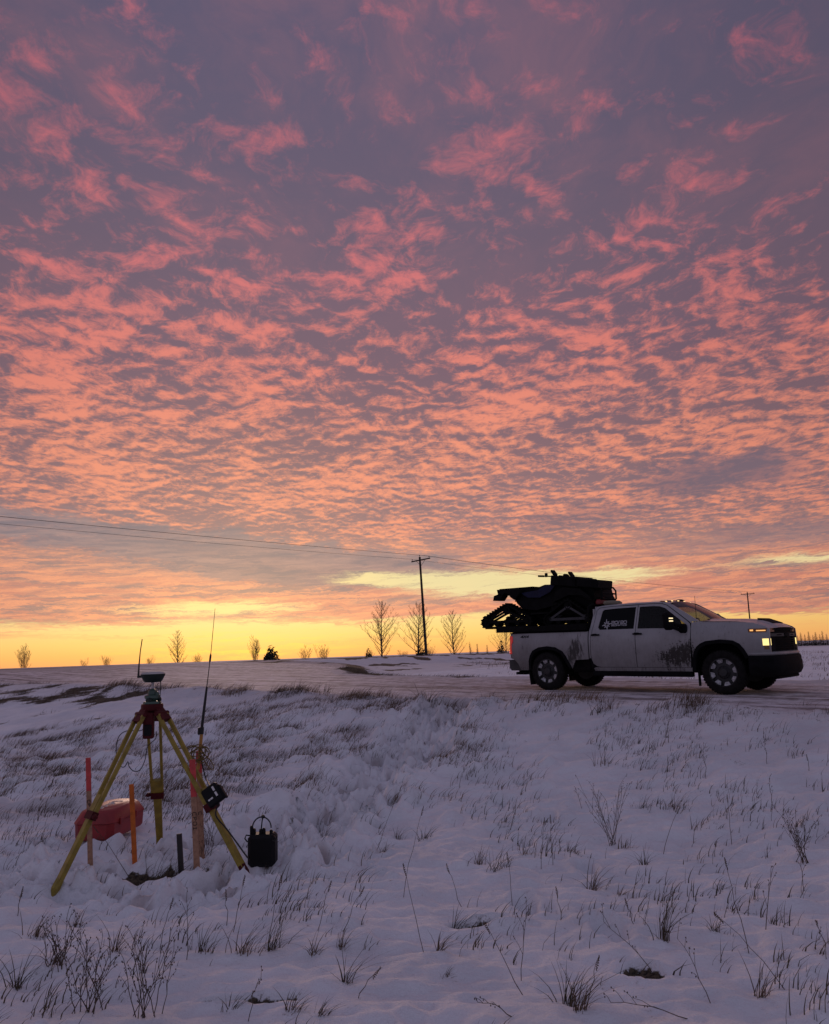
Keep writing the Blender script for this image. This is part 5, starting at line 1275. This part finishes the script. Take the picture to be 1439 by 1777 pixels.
# red hard case
c1, c2 = on_ground(193, 1470), on_ground(243, 1443)
cl_ = Vector((c2.x - c1.x, c2.y - c1.y, 0)); cl_.normalize()
cw = Vector((-cl_.y, cl_.x, 0))         # towards the left
Lc, Wc, Hc = 0.70, 0.37, 0.25
Mcs = Matrix(((cl_.x, cw.x, 0, c1.x), (cl_.y, cw.y, 0, c1.y), (0, 0, 1, c1.z + 0.045), (0, 0, 0, 1)))
rcz = thing('hard_case', 'red plastic equipment case lying in the snow behind the laths', 'case', M=Mcs)
def caseloft(rings, name, m, parent):
    mb = MB(); vs = []; fs = []
    for (z, ins, cr) in rings:
        x0, x1, y0, y1 = ins, Lc - ins, ins, Wc - ins
        for p in ((x0 + cr, y0), (x1 - cr, y0), (x1, y0 + cr), (x1, y1 - cr), (x1 - cr, y1), (x0 + cr, y1), (x0, y1 - cr), (x0, y0 + cr)): vs.append((p[0], p[1], z))
    n = 8
    for i in range(len(rings) - 1):
        for k in range(n): fs.append((i * n + k, i * n + (k + 1) % n, (i + 1) * n + (k + 1) % n, (i + 1) * n + k))
    fs += [tuple(range(n))[::-1], tuple((len(rings) - 1) * n + k for k in range(n))]
    return mb.add(vs, fs).build(name, m, parent, smooth='auto')
caseloft([(0.0, 0.02, 0.04), (0.02, 0.005, 0.05), (0.135, 0.0, 0.05), (0.142, -0.006, 0.05)], 'case_base', M_RCASE, rcz)
lid = caseloft([(0.144, -0.006, 0.05), (0.155, -0.004, 0.05), (0.235, 0.030, 0.07), (Hc, 0.05, 0.07)], 'case_lid', M_RCASE, rcz)
for x in (0.16, 0.48):
    mb = MB(); mb.rbox((x, -0.012, 0.142), (0.06, 0.02, 0.06), 0.006); mb.build('latch', M_RCASE, rcz)
mb = MB(); mb.tube([(Lc - 0.01, 0.08, 0.13), (Lc + 0.03, 0.09, 0.13), (Lc + 0.03, 0.23, 0.13), (Lc - 0.01, 0.24, 0.13)], 0.013, 8); mb.build('case_handle', M_RCASE, rcz)
mb = MB(); x = 0.0
for ch in 'Leica':
    for ln in GL[ch]: mb.tube([(0.50 - (x + p[0] * 0.8) * 0.075, 0.225 - p[1] * 0.085, Hc + 0.001) for p in ln], 0.0048, 4)
    x += 1.0
mb.build('lid_lettering', M_WHT, lid)
# ------------------------------------------------------------------ power line
M_POLE = mat('creosote_pole', (0.030, 0.020, 0.014), 0.9, var=0.4, vscale=3)
M_INS = mat('insulator', (0.05, 0.045, 0.045), 0.3)
M_WIRE = mat('wire', (0.02, 0.018, 0.018), 0.6)
def pole(label, foot, top, arm=2.9):
    """foot, top: world points; the arm lies across the line"""
    r = thing('power_pole', label, 'utility pole', foot, 'power poles along the main road')
    t = top - foot; ax = t.normalized(); cr = Vector((AX[0], AX[1], 0)); cr = (cr - ax * cr.dot(ax)).normalized(); al = ax.cross(cr)
    mb = MB(); mb.tube([ax * -0.6, t * 0.5, t], [0.17, 0.145, 0.115], 10); mb.build('shaft', M_POLE, r, smooth='auto')
    c = t - ax * 0.35 + al * 0.14
    mb = MB(); mb.beam(c - cr * arm / 2, c + cr * arm / 2, 0.11, 0.13, up=ax); xa = mb.build('crossarm', M_POLE, r)
    for sg in (-1, 1):
        mb = MB(); mb.beam(c + cr * sg * 0.75, t - ax * 1.05 + al * 0.13, 0.03, 0.03); mb.build('arm_brace', M_POLE, r)
    tips = []
    for o, base in ((-arm / 2 + 0.12, c), (arm / 2 - 0.12, c), (0.0, None)):
        b = (base + cr * o + ax * 0.06) if base is not None else t
        Mi = Matrix.Translation(b) @ Vector((0, 0, 1)).rotation_difference(ax).to_matrix().to_4x4()
        mb = MB(); mb.lathe([(0.018, 0), (0.018, 0.10), (0.055, 0.11), (0.06, 0.15), (0.035, 0.17), (0.05, 0.19), (0.03, 0.23), (0.0, 0.24)], 10, Mi); mb.build('insulator', M_INS, xa if base is not None else r, smooth='auto')
        tips.append(foot + b + ax * 0.22)
    return tips
def site_pt(px, py, s_val):
    """point of the pixel's ray over the line s = s_val of the site"""
    d = ray(px, py); o = np.array([0., 0.]); k = (s_val - ((0 - ORG[0]) * AX[0] + (0 - ORG[1]) * AX[1])) / (d[0] * AX[0] + d[1] * AX[1])
    return Vector((d[0] * k, d[1] * k, EYE + d[2] * k))
def gz(x, y): return float(terrain(np.array([x]), np.array([y]), detail=False)[0])
S_P = -49.0
f1 = site_pt(740, 1136, S_P); f1.z = gz(f1.x, f1.y); t1 = at_y(728.5, 966, f1.y); t1.y += 0.3
f2 = site_pt(1305, 1112, S_P); f2.z = gz(f2.x, f2.y); t2 = at_y(1297, 1028, f2.y)
step = f2 - f1; f0 = Vector((f1.x - step.x, f1.y - step.y, 0)); f0.z = gz(f0.x, f0.y); t0 = f0 + Vector((0, 0, (t1 - f1).length))
tips1 = pole('tall dark wooden power pole with crossarm among the bare trees', f1, t1)
tips2 = pole('far dark wooden power pole with crossarm showing above the truck hood', f2, t2)
tips0 = pole('dark wooden power pole holding the wires beside the open field', f0, t0)
for A, B, lab in ((tips0, tips1, 'thin power line wire running from the tall pole across the open sky'), (tips1, tips2, 'thin power line wire between the tall pole and the far pole')):
    for a, b in zip(A, B):
        n = 24; pts = [(b - a) * (i / n) + Vector((0, 0, -4 * 0.55 * (i / n) * (1 - i / n))) for i in range(n + 1)]
        mb = MB(); mb.tube(pts, 0.013, 5); w = mb.build('power_wire', M_WIRE); w.location = a; tag(w, lab, 'wire', 'power line wires')

# ------------------------------------------------------------------ trees
M_BARK = mat('bark', (0.050, 0.036, 0.026), 0.9, var=0.35, vscale=4)
M_TWIG = mat('twigs', (0.060, 0.040, 0.026), 0.9, var=0.3)
M_NEED = mat('needles', (0.012, 0.016, 0.011), 0.9, var=0.4)
M_SHRB = mat('shrub_twigs', (0.075, 0.050, 0.032), 0.9, var=0.3)
def bare_tree(name, label, foot, H, width, seed, group='bare trees beyond the main road', stems=1, rise=0.9, cat='tree', base_free=0.12, thick=1.15):
    rg = random.Random(seed); r = thing(name, label, cat, foot, group)
    tk = MB(); cw = MB(); sc = H / 6.0
    for st in range(stems):
        lean = Vector((rg.uniform(-.04, .04), rg.uniform(-.04, .04), 1)) if stems == 1 else Vector((rg.uniform(-.45, .45), rg.uniform(-.35, .35), 1))
        h = H * (1 if st == 0 else rg.uniform(0.65, 0.95)); n = 10
        pts = []; p = Vector((0, 0, -0.15)); d = lean.normalized()
        for i in range(n + 1):
            pts.append(p.copy()); d = (d + Vector((rg.uniform(-.05, .05), rg.uniform(-.05, .05), 0.05))).normalized(); p = p + d * (h + .15) / n
        rr = [max(0.006 * sc, 0.085 * thick * sc / stems ** .5 * (1 - i / (n + 0.3)) ** 0.9) for i in range(n + 1)]
        tk.tube(pts, rr, 6)
        nb = int(40 / stems ** .6)
        for k in range(nb):
            t = base_free + (1 - base_free) * (k + rg.random()) / nb * 0.97; i = min(n - 1, int(t * n)); q = pts[i].lerp(pts[i + 1], t * n - i)
            az = k * 2.4 + rg.uniform(-.4, .4)
            q_ = (t - base_free) / (1 - base_free); prof = (min(1, 0.55 + q_ * 2.5)) * (1 - q_) ** 0.75 * 1.05
            ln = width * 0.5 * prof * rg.uniform(0.75, 1.25) + 0.12 * sc
            dr = Vector((math.cos(az), math.sin(az), rise * rg.uniform(0.7, 1.3))).normalized()
            bp = [q]; m = 5; c = q.copy()
            ln *= 1.25
            for j in range(m):
                dr = (dr + Vector((rg.uniform(-.12, .12), rg.uniform(-.12, .12), 0.10))).normalized(); c = c + dr * ln / m; bp.append(c.copy())
            r0 = rr[i] * 0.42 + 0.004 * sc
            cw.tube(bp, [max(0.0065 * sc, r0 * (1 - j / (m + .5))) for j in range(m + 1)], 4, cap=False)
            for j in range(1, m + 1):
                for z in range(3 if j > 1 else 2):
                    a2 = rg.uniform(0, 6.28); d2 = (dr + Vector((math.cos(a2), math.sin(a2), 0.35)) * 0.75).normalized(); l2 = ln * rg.uniform(0.18, 0.40) * (1.1 - 0.1 * j)
                    e = bp[j]; e1 = e + d2 * l2 * 0.5; d3 = (d2 + Vector((rg.uniform(-.3, .3), rg.uniform(-.3, .3), 0.25))).normalized(); e2 = e1 + d3 * l2 * 0.5
                    cw.tube([e, e1, e2], [0.0065 * sc, 0.0055 * sc, 0.0035 * sc], 3, cap=False)
                    for y in range(2):
                        a3 = rg.uniform(0, 6.28); d4 = (d3 + Vector((math.cos(a3), math.sin(a3), 0.3)) * 0.8).normalized(); cw.tube([e1, e1 + d4 * l2 * 0.45], [0.005 * sc, 0.003 * sc], 3, cap=False)
    tk.build('trunk', M_BARK, r, smooth='auto'); cw.build('crown', M_TWIG if stems == 1 else M_SHRB, r)
    return r
def spruce(label, foot, H, width, seed, group):
    rg = random.Random(seed); r = thing('spruce_tree', label, 'spruce', foot, group)
    mb = MB(); mb.tube([(0, 0, -0.1), (0, 0, H)], [0.03 * H, 0.004 * H], 6); mb.build('trunk', M_BARK, r)
    cw = MB(); nl = 15
    for k in range(nl):
        t = 0.06 + 0.92 * k / nl; z = H * t; R = width / 2 * (1 - t) ** 0.85 + 0.03 * H
        nb = 9 if t < .6 else 6
        for j in range(nb):
            a = 6.283 * (j + rg.random() * .7) / nb + k; l = R * rg.uniform(0.65, 1.15); d = Vector((math.cos(a), math.sin(a), 0)); s_ = Vector((-d.y, d.x, 0))
            tip = Vector((0, 0, z - l * 0.18 + 0.12 * l * rg.random())) + d * l; b = Vector((0, 0, z + 0.02 * H))
            for m in range(4):
                f = 0.3 + 0.22 * m; q = b.lerp(tip, f); w = l * 0.28 * (1.15 - f)
                cw.add([q, q + d * w * .9 + s_ * w + Vector((0, 0, -w * rg.uniform(.1, .8))), q + d * w * 1.2], [(0, 1, 2)]); cw.add([q, q + d * w * 1.2, q + d * w * .9 - s_ * w + Vector((0, 0, -w * rg.uniform(.1, .8)))], [(0, 1, 2)])
                cw.add([q, q + d * w * 1.1 + Vector((0, 0, -w * .9)), q + d * w * 1.2 + Vector((0, 0, w * .2))], [(0, 1, 2)])
            cw.tube([b, tip], [0.010 * H, 0.003 * H], 3, cap=False)
    cw.build('crown', M_NEED, r); return r
def plant_at(px, ybase, ytop, s_val=None, Y=None):
    f = site_pt(px, ybase, s_val) if s_val is not None else at_y(px, ybase, Y)
    zb = gz(f.x, f.y); tp = at_y(px, ytop, f.y); return Vector((f.x, f.y, zb)), tp.z - zb, f.y
BT = [(663, 1136, 1044, -55, 80, 1, 'tallest bare poplar standing left of the tall power pole'), (726, 1136, 1046, -55, 82, 2, 'bare poplar standing directly behind the tall power pole'),
      (789, 1136, 1060, -56, 62, 3, 'bare poplar standing right of the tall power pole'), (310, 1148, 1094, -57, 46, 4, 'small bare tree standing alone on the road horizon'),
      (878, 1132, 1086, -56, 70, 5, 'bare tree half hidden behind the truck tailgate')]
for px, yb, yt, sv, wpx, sd, lab in BT:
    f, H, Y = plant_at(px, yb, yt, sv); bare_tree('bare_tree', lab, f, H, wpx * Y / FPX, sd, rise=0.80 if sd != 5 else 0.6)
for px, yb, yt, wpx, sd, lab in ((42, 1156, 1117, 34, 11, 'spreading leafless bush on the road horizon left of the tripod'), (440, 1141, 1101, 30, 12, 'thin leafless bush standing beside the dark conifer bush')):
    f, H, Y = plant_at(px, yb, yt, -57); bare_tree('bare_bush', lab, f, H, wpx * Y / FPX, sd, 'leafless bushes beyond the main road', 5, 1.2, 'bush', 0.25)
SCRUB = ['first of two leafless scrub bushes between juniper and tall poplar', 'wider leafless scrub bush between juniper and tall poplar', 'wide thin scrub on the horizon left of the receiver', 'tiny scrub twigs beside the spreading horizon bush',
         'thin scrub twigs just beside the receiver whip', 'low scrub beside the lone horizon tree', 'pale slim scrub beside the first small spruce', 'low scrub at the foot of the tallest poplar', 'wide low scrub at the foot of the power pole', 'low scrub between the two tall poplars', 'leafless scrub in front of the distant conifer row']
for i, (px, yb, yt, wpx, n) in enumerate(((530, 1140, 1120, 22, 5), (562, 1139, 1116, 26, 6), (186, 1151, 1139, 26, 4), (148, 1152, 1142, 14, 4), (262, 1150, 1138, 18, 4), (340, 1147, 1134, 22, 4), (820, 1134, 1112, 10, 3), (640, 1137, 1128, 22, 5),
                                              (745, 1136, 1125, 34, 5), (700, 1136, 1128, 22, 4), (1360, 1116, 1096, 16, 4))):
    f, H, Y = plant_at(px, yb, yt, -54 if px < 1000 else None, 150); bare_tree('low_bush', SCRUB[i], f, H * 1.05, wpx * Y / FPX, 30 + i, 'low scrub along the main road', n, 1.1, 'bush', 0.2)
# dark rounded conifer bush
def dark_bush(label, px, yb, yt, wpx, seed, s_val):
    f, H, Y = plant_at(px, yb, yt, s_val); rg = random.Random(seed); r = thing('juniper_bush', label, 'bush', f, 'dark bushes beyond the main road'); W = wpx * Y / FPX
    mb = MB(); 
    for k in range(4): mb.tube([(0, 0, -0.1), (rg.uniform(-.3, .3) * W, rg.uniform(-.3, .3) * W, H * 0.7)], [0.05, 0.015], 5)
    mb.build('stem', M_BARK, r); cw = MB()
    for k in range(900):
        a = rg.uniform(0, 6.28); rr = math.sqrt(rg.random()) * W / 2; h = H * (1 - (rr / (W / 2)) ** 2 * 0.75) * rg.uniform(0.1, 1.12) * (1 + 0.2 * math.sin(a * 3 + seed)); c = Vector((rr * math.cos(a), rr * math.sin(a), h)); s_ = 0.07 * W
        cw.add([c + Vector((rg.gauss(0, s_), rg.gauss(0, s_), rg.gauss(0, s_))) for _ in range(3)], [(0, 1, 2)])
    cw.build('crown', M_NEED, r)
dark_bush('wide dark juniper bush beside the thin leafless bush', 470, 1143, 1128, 30, 1, -56)
dark_bush('small dark juniper bush at the foot of the first bare poplar', 640, 1137, 1128, 14, 2, -54)
dark_bush('low dark juniper bush beneath the power pole', 730, 1137, 1126, 20, 3, -54)
dark_bush('low dark bush between the small spruces', 870, 1132, 1120, 16, 4, -55)
for i, (px, yb, yt, wpx) in enumerate(((829, 1134, 1116, 9), (846, 1134, 1118, 10))):
    f, H, Y = plant_at(px, yb, yt, -55); spruce('small dark spruce beyond the road between pole and truck', f, H, wpx * Y / FPX, 50 + i, 'small spruces beyond the main road')
rg = random.Random(9)
for i, (px, yt, wpx) in enumerate(((1380, 1098, 9), (1386, 1102, 8), (1392, 1097, 9), (1399, 1100, 8), (1406, 1095, 9), (1413, 1101, 9), (1418, 1096, 10), (1425, 1100, 8), (1430, 1094, 8), (1437, 1099, 9), (1446, 1096, 10), (1374, 1103, 8), (1366, 1101, 9))):
    f, H, Y = plant_at(px, 1121, yt, None, 135 + rg.uniform(-6, 6)); spruce('dark conifer in the distant tree row beyond the truck nose', f, H, wpx * Y / FPX * 1.25, 70 + i, 'distant conifer row')

# ------------------------------------------------------------------ dead grass and weeds
M_GRS = mat('dead_grass', (0.125, 0.080, 0.050), 0.9, var=0.5, vscale=1.5)
M_GRD = mat('dark_dead_grass', (0.075, 0.056, 0.034), 0.9, var=0.5, vscale=3)
M_WEED = mat('dry_weed', (0.075, 0.050, 0.036), 0.9, var=0.3)
def ribbon(mb, p, d, h, w, bend, rg, seg=3):
    """one flat blade leaning along d with its tip bending over"""
    side = Vector((-d.y, d.x, 0)); a = rg.uniform(0, 6.28); side = Vector((math.cos(a), math.sin(a), 0))
    vs = []
    for i in range(seg):
        t = i / seg; c = p + Vector((0, 0, h * t * (1 - 0.25 * bend * t))) + d * (h * bend * t * t); ww = w * (1 - 0.75 * t)
        vs += [c - side * ww / 2, c + side * ww / 2]
    vs.append(p + Vector((0, 0, h * (1 - 0.25 * bend))) + d * (h * bend))
    fs = [(2 * i, 2 * i + 1, 2 * i + 3, 2 * i + 2) for i in range(seg - 1)] + [(2 * seg - 2, 2 * seg - 1, 2 * seg)]
    mb.add(vs, fs)
WIND = Vector((0.92, 0.25, 0))
def grass_field(name, n, box, dens, hr, wr, seed, m, lean=(0.2, 0.9), label=None, clump=(4, 12), spread=0.06):
    rg = random.Random(seed); ng = np.random.RandomState(seed); mb = MB(); k = 0
    C = 400000; xs = ng.uniform(box[0], box[1], C // 10); ys = ng.uniform(box[2], box[3], C // 10); dd = dens(xs, ys); keep = ng.rand(len(xs)) < dd
    xs, ys = xs[keep][:n], ys[keep][:n]
    pts = []
    for x, y in zip(xs, ys):
        c = rg.randint(*clump); big = rg.uniform(0.6, 1.2)
        for _ in range(c): pts.append((x + rg.gauss(0, spread), y + rg.gauss(0, spread * 0.8), big))
    zs = terrain(np.array([p[0] for p in pts]), np.array([p[1] for p in pts]))
    for (x, y, big), z in zip(pts, zs):
        d = (WIND + Vector((rg.uniform(-.7, .7), rg.uniform(-.7, .7), 0))).normalized()
        ribbon(mb, Vector((x, y, z - 0.015)), d, rg.uniform(*hr) * big, rg.uniform(*wr), rg.uniform(*lean), rg)
    o = mb.build(name, m); o['kind'] = 'stuff'; o['label'] = label; o['category'] = 'grass'; return o
def d_slope(x, y):
    s, m = to_site(x, y); dr = road_mask(s, m)
    b = sst(0.25, 0.6, seg_dist(x, y, TRAIL)) * sst(-0.15, 0.45, fbm(x * 0.8 + 5, y * 0.9, 3) + 0.10) * sst(8.0, 9.5, y) * sst(1.4, 0.2, x + 0.0) * (dr > 0.8)
    return b * 0.9
def d_verge(x, y):
    s, m = to_site(x, y); dr = road_mask(s, m)
    return np.exp(-((dr - 1.0) / 0.38) ** 2) * (m < 0) * sst(0.05, 0.3, fbm(x * 0.6, y * 0.6, 3) + 0.05 * (s < 3)) * sst(-24, -10, s)
def d_open(x, y):
    s, m = to_site(x, y); dr = road_mask(s, m)
    tr = seg_dist(x, y, [(-0.1, 3.5), (-0.1, 6.0), (0.0, 9.5), (0.25, 12.5)])
    return sst(-0.2, 0.4, fbm(x * 0.9 + 11, y * 0.9, 3)) * (dr > 1.0) * 0.7 * sst(0.18, 0.4, tr)
def d_right(x, y):
    s, m = to_site(x, y); dr = road_mask(s, m)
    return (m > 0) * (dr > 1.5) * sst(-0.15, 0.3, fbm(x * 0.25, y * 0.25, 3)) * (s > -30)
def d_bare(x, y): return bare_amount(x, y) * sst(0.3, 0.6, bare_amount(x, y))
grass_field('slope_grass', 3300, (-9, 2.0, 7.5, 17.5), d_slope, (0.06, 0.20), (0.004, 0.009), 1, M_GRS, (0.5, 1.1), 'brown dead grass leaning over on the snowy slope', (4, 11), 0.08)
grass_field('verge_grass', 330, (-10, 14, 10, 34), d_verge, (0.10, 0.30), (0.006, 0.012), 2, M_GRS, (0.4, 1.0), 'tall dead grass fringe along the road edge', (7, 16), 0.12)
grass_field('field_grass', 2600, (-5.5, 8.5, 3.5, 14.5), d_open, (0.04, 0.17), (0.004, 0.009), 3, M_GRD, (0.2, 1.0), 'sparse dead grass blades poking through the snow', (2, 7), 0.05)
grass_field('far_grass', 2600, (4, 70, 18, 75), d_right, (0.10, 0.28), (0.012, 0.03), 4, M_GRS, (0.3, 0.9), 'dead grass stubble in the field beyond the truck', (4, 9), 0.25)
grass_field('turf_grass', 1500, (-26, 8, 3.8, 42), d_bare, (0.04, 0.16), (0.006, 0.014), 5, M_GRD, (0.3, 1.2), 'dark dead turf showing where the snow has worn away', (4, 9), 0.12)
# grass tufts that stand out one by one: photo pixel of the foot, height in px, spread
TUFTS = [(1030, 1545, 55, 10), (985, 1745, 80, 18), (1005, 1770, 70, 16), (1150, 1650, 70, 16), (1320, 1730, 60, 16), (600, 1715, 65, 9), (590, 1650, 45, 9), (350, 1655, 55, 22), (420, 1660, 55, 24), (470, 1650, 60, 20), (545, 1660, 45, 10),
         (785, 1600, 50, 14), (760, 1660, 45, 14), (860, 1518, 42, 12), (910, 1490, 30, 12), (735, 1455, 32, 16), (830, 1500, 40, 12), (690, 1450, 28, 12), (665, 1470, 28, 10), (1120, 1500, 40, 9), (1085, 1470, 26, 14), (985, 1480, 22, 16), (1050, 1330, 30, 14),
         (1240, 1620, 35, 8), (1310, 1565, 24, 7), (1340, 1605, 20, 6), (1075, 1560, 24, 7), (1250, 1545, 22, 8), (1170, 1400, 28, 16), (1115, 1405, 26, 12), (60, 1630, 45, 16), (130, 1600, 36, 12), (90, 1680, 60, 24), (30, 1720, 60, 20), (200, 1660, 60, 18),
         (270, 1515, 60, 24), (300, 1505, 45, 18), (250, 1520, 40, 16), (465, 1505, 30, 20), (500, 1440, 35, 16), (560, 1430, 30, 14), (640, 1400, 30, 16), (720, 1340, 40, 20), (745, 1215, 40, 26), (520, 1195, 26, 22), (565, 1200, 24, 16), (850, 1213, 22, 26), (900, 1212, 20, 20),
         (1060, 1232, 30, 18), (1040, 1240, 26, 16), (1200, 1228, 22, 16), (1395, 1225, 22, 14), (770, 1695, 24, 8), (400, 1760, 30, 10), (505, 1770, 40, 14), (555, 1775, 36, 12), (40, 1352, 36, 26), (100, 1350, 26, 18), (680, 1240, 24, 18), (640, 1230, 24, 18)]
LM = [(Bb, 0.55, 'beside the black battery pack'), (c1, 0.9, 'near the red equipment case'), (on_ground(314, 1503), 0.6, 'at the foot of the iron post'), (FL, 0.8, 'near the left tripod foot'), (FR, 0.8, 'near the right tripod foot'),
      (Vector((0.30, 4.98, 0)), 0.45, 'at the edge of the dark bare hole'), (Vector((1.02, 4.12, 0)), 0.4, 'on the small bare patch of turf'), (on_ground(1065, 1462), 0.8, 'beside the large bushy weed')]
def tuft_label(f, H, S, i):
    size = ('tall' if H > 0.22 else 'short' if H < 0.13 else 'knee-low') + (' wide' if S > 0.055 else ' narrow')
    colr = 'dark' if i % 2 else 'reddish brown'
    for p, r, t in LM:
        if math.hypot(f.x - p.x, f.y - p.y) < r: return '%s tuft of %s dead grass %s' % (size, colr, t)
    s_, m_ = to_site(f.x, f.y); dr_ = float(road_mask(np.array(s_), np.array(m_)))
    if dr_ < 2.5: t = 'along the road edge below the truck' if s_ > -1 else 'along the road edge above the snowy slope'
    elif float(seg_dist(np.array([f.x]), np.array([f.y]), TRAIL)[0]) < 0.9: t = 'beside the trampled trail to the road'
    elif float(seg_dist(np.array([f.x]), np.array([f.y]), TRACK2)[0]) < 0.5: t = 'beside the single line of footprints'
    elif f.y < 4.6 and f.x < 0: t = 'among the seed-headed weeds before the tripod'
    elif f.x < -1: t = 'on the snow around the tripod'
    else: t = 'on the open snow below the truck'
    return '%s tuft of %s dead grass %s' % (size, colr, t)
for i, (px, py, hp, sp) in enumerate(TUFTS):
    f = on_ground(px, py); f.z = float(terrain(np.array([f.x]), np.array([f.y]))[0]); k = math.hypot(f.x, f.y) / FPX; H = hp * k * 1.15; S = sp * k * 0.55
    rg = random.Random(500 + i); mb = MB(); n = int(16 + sp * 0.9)
    for j in range(n):
        a = rg.uniform(0, 6.28); rr = abs(rg.gauss(0, S)); p = Vector((rr * math.cos(a), rr * math.sin(a) * 0.6, -0.03)); out = Vector((math.cos(a), math.sin(a), 0)) * 0.5 + WIND * rg.uniform(0.0, 1.1); out.normalize()
        ribbon(mb, p, out, H * rg.uniform(0.35, 1.05), rg.uniform(0.0035, 0.007) * max(1, k / 0.006), rg.uniform(0.15, 1.3), rg, 4)
    o = mb.build('grass_tuft', M_GRD if i % 2 else M_GRS); o.location = f; tag(o, tuft_label(f, H, S, i), 'grass tuft', 'dead grass tufts in the snow')
# dry weeds: foot px, tip px, kind (0 single stem, 1 branching)
WEEDS = [(1065, 1462, 1040, 1368, 2), (1400, 1500, 1385, 1412, 2), (1340, 1395, 1335, 1352, 1), (1395, 1545, 1390, 1490, 1), (1225, 1290 + 60, 1222, 1300, 1), (905, 1700, 912, 1580, 1), (905, 1735, 840, 1600, 0), (1235, 1745, 1180, 1630, 1), (1365, 1720, 1240, 1585, 0),
         (1300, 1650, 1258, 1490, 0), (1330, 1620, 1340, 1510, 1), (1140, 1690, 1048, 1600, 1), (1020, 1770, 1040, 1660, 0), (1200, 1777, 1060, 1740, 1), (890, 1775, 830, 1740, 1), (620, 1740, 660, 1680, 0), (595, 1620, 632, 1540, 0), (550, 1620, 575, 1530, 0), (735, 1660, 700, 1500, 0),
         (890, 1570, 880, 1480, 0), (180, 1770, 115, 1595, 1), (150, 1775, 170, 1640, 2), (225, 1775, 300, 1670, 1), (255, 1775, 255, 1620, 2), (325, 1665, 325, 1560, 1), (100, 1690, 105, 1600, 2), (395, 1610, 392, 1545, 0), (405, 1620, 425, 1520, 0), (465, 1640, 488, 1520, 0), (430, 1775, 450, 1700, 1),
         (800, 1570, 775, 1500, 0), (700, 1560, 735, 1400, 0), (655, 1470, 690, 1380, 0), (940, 1510, 945, 1420, 0), (960, 1505, 955, 1415, 0), (1150, 1480, 1180, 1400, 0), (1010, 1410, 1000, 1370, 1), (1270, 1455, 1262, 1380, 0), (360, 1480, 372, 1420, 2), (30, 1590, 40, 1540, 0), (640, 1290 + 55, 650, 1290, 0),
         (1405, 1340, 1400, 1310, 0), (1330, 1320, 1328, 1290, 1), (975, 1600, 965, 1540, 0), (1100, 1620, 1085, 1560, 0), (1435, 1655, 1418, 1605, 1), (275, 1640, 300, 1560, 0), (225, 1510, 163, 1435, 0)]
def weed_label(f, tip, kind):
    h = tip.length; size = 'long' if h > 0.55 else 'short' if h < 0.3 else 'mid-length'; lean = 'leaning strongly' if abs(tip.x) > 0.45 * h else 'nearly upright'
    body = ('lone dry grass stalk', 'dry branching weed stem', 'bushy many-stemmed dry weed')[kind]
    for p, r, t in LM[:7]:
        if math.hypot(f.x - p.x, f.y - p.y) < r: return '%s %s %s, %s' % (size, body, t, lean)
    if f.y < 4.6 and f.x < -0.2: t = 'among the tufts before the tripod'
    elif float(seg_dist(np.array([f.x]), np.array([f.y]), TRACK2)[0]) < 0.5: t = 'beside the line of footprints'
    elif f.x < 0.3: t = 'beside the smooth snow strip'
    elif f.y > 7: t = 'on the open snow below the verge'
    else: t = 'on the open foreground snow'
    return '%s %s %s, %s' % (size, body, t, lean)
WL = ['lone dry grass stalk bending over the snow', 'dry branching weed stem poking out of the snow', 'bushy dry weed with many thin stems in the snow']
for i, (bx, by, tx, ty, kind) in enumerate(WEEDS):
    f = on_ground(bx, by); f.z = float(terrain(np.array([f.x]), np.array([f.y]))[0]) - 0.01; tip = at_y(tx, ty, f.y) - f; rg = random.Random(900 + i); r0 = 0.0022 * (1 + 0.12 * math.hypot(f.x, f.y) / 5); mb = MB()
    def stem(a, b, r, sag, br):
        n = 6; pts = []
        for k in range(n + 1):
            t = k / n; p = a.lerp(b, t) + Vector((rg.gauss(0, .004), rg.gauss(0, .004), 0)) + (Vector((0, 0, 1)) * sag * math.sin(math.pi * t)); pts.append(p)
        mb.tube(pts, [r * (1 - 0.6 * k / n) for k in range(n + 1)], 4, cap=False)
        if br > 0:
            ln = (b - a).length
            for k in range(2, n + 1):
                for q in range(2 if br > 1 else 1):
                    d = (b - a).normalized(); an = rg.uniform(0, 6.28); d = (d * 0.8 + Vector((math.cos(an), math.sin(an) * 0.5, 0.25)) * 0.55).normalized(); e = pts[k] + d * ln * rg.uniform(0.12, 0.28)
                    mb.tube([pts[k], pts[k].lerp(e, .5) + Vector((0, 0, 0.006)), e], [r * .55, r * .45, r * .35], 3, cap=False)
                    for z in range(2): # seed heads
                        c = e - d * 0.012 * z + Vector((rg.gauss(0, .004), rg.gauss(0, .004), rg.gauss(0, .004))); mb.box(c, (0.0035, 0.0035, 0.006), Matrix.Rotation(rg.random() * 3, 3, 'Z'))
    if kind == 2:
        H = tip.length
        for k in range(11): 
            a = rg.uniform(-1, 1); stem(Vector((rg.gauss(0, .03), rg.gauss(0, .02), 0)), Vector((tip.x * rg.uniform(.3, 1.2) + a * 0.42 * H, rg.uniform(-.25, .25) * H, tip.z * rg.uniform(0.6, 1.05))), r0, 0.0, 1)
    else:
        stem(Vector((0, 0, 0)), tip, r0, 0.02, kind)
        if kind == 0:
            d = tip.normalized()
            for k in range(7): c = tip - d * 0.009 * k; mb.box(c, (0.004, 0.004, 0.011), Matrix.Rotation(0.5 * k, 3, 'Y'))
    o = mb.build('dry_weed', M_WEED); o.location = f; tag(o, weed_label(f, tip, kind), 'weed', ['dry grass stalks', 'dry branching weeds', 'bushy dry weeds'][kind])
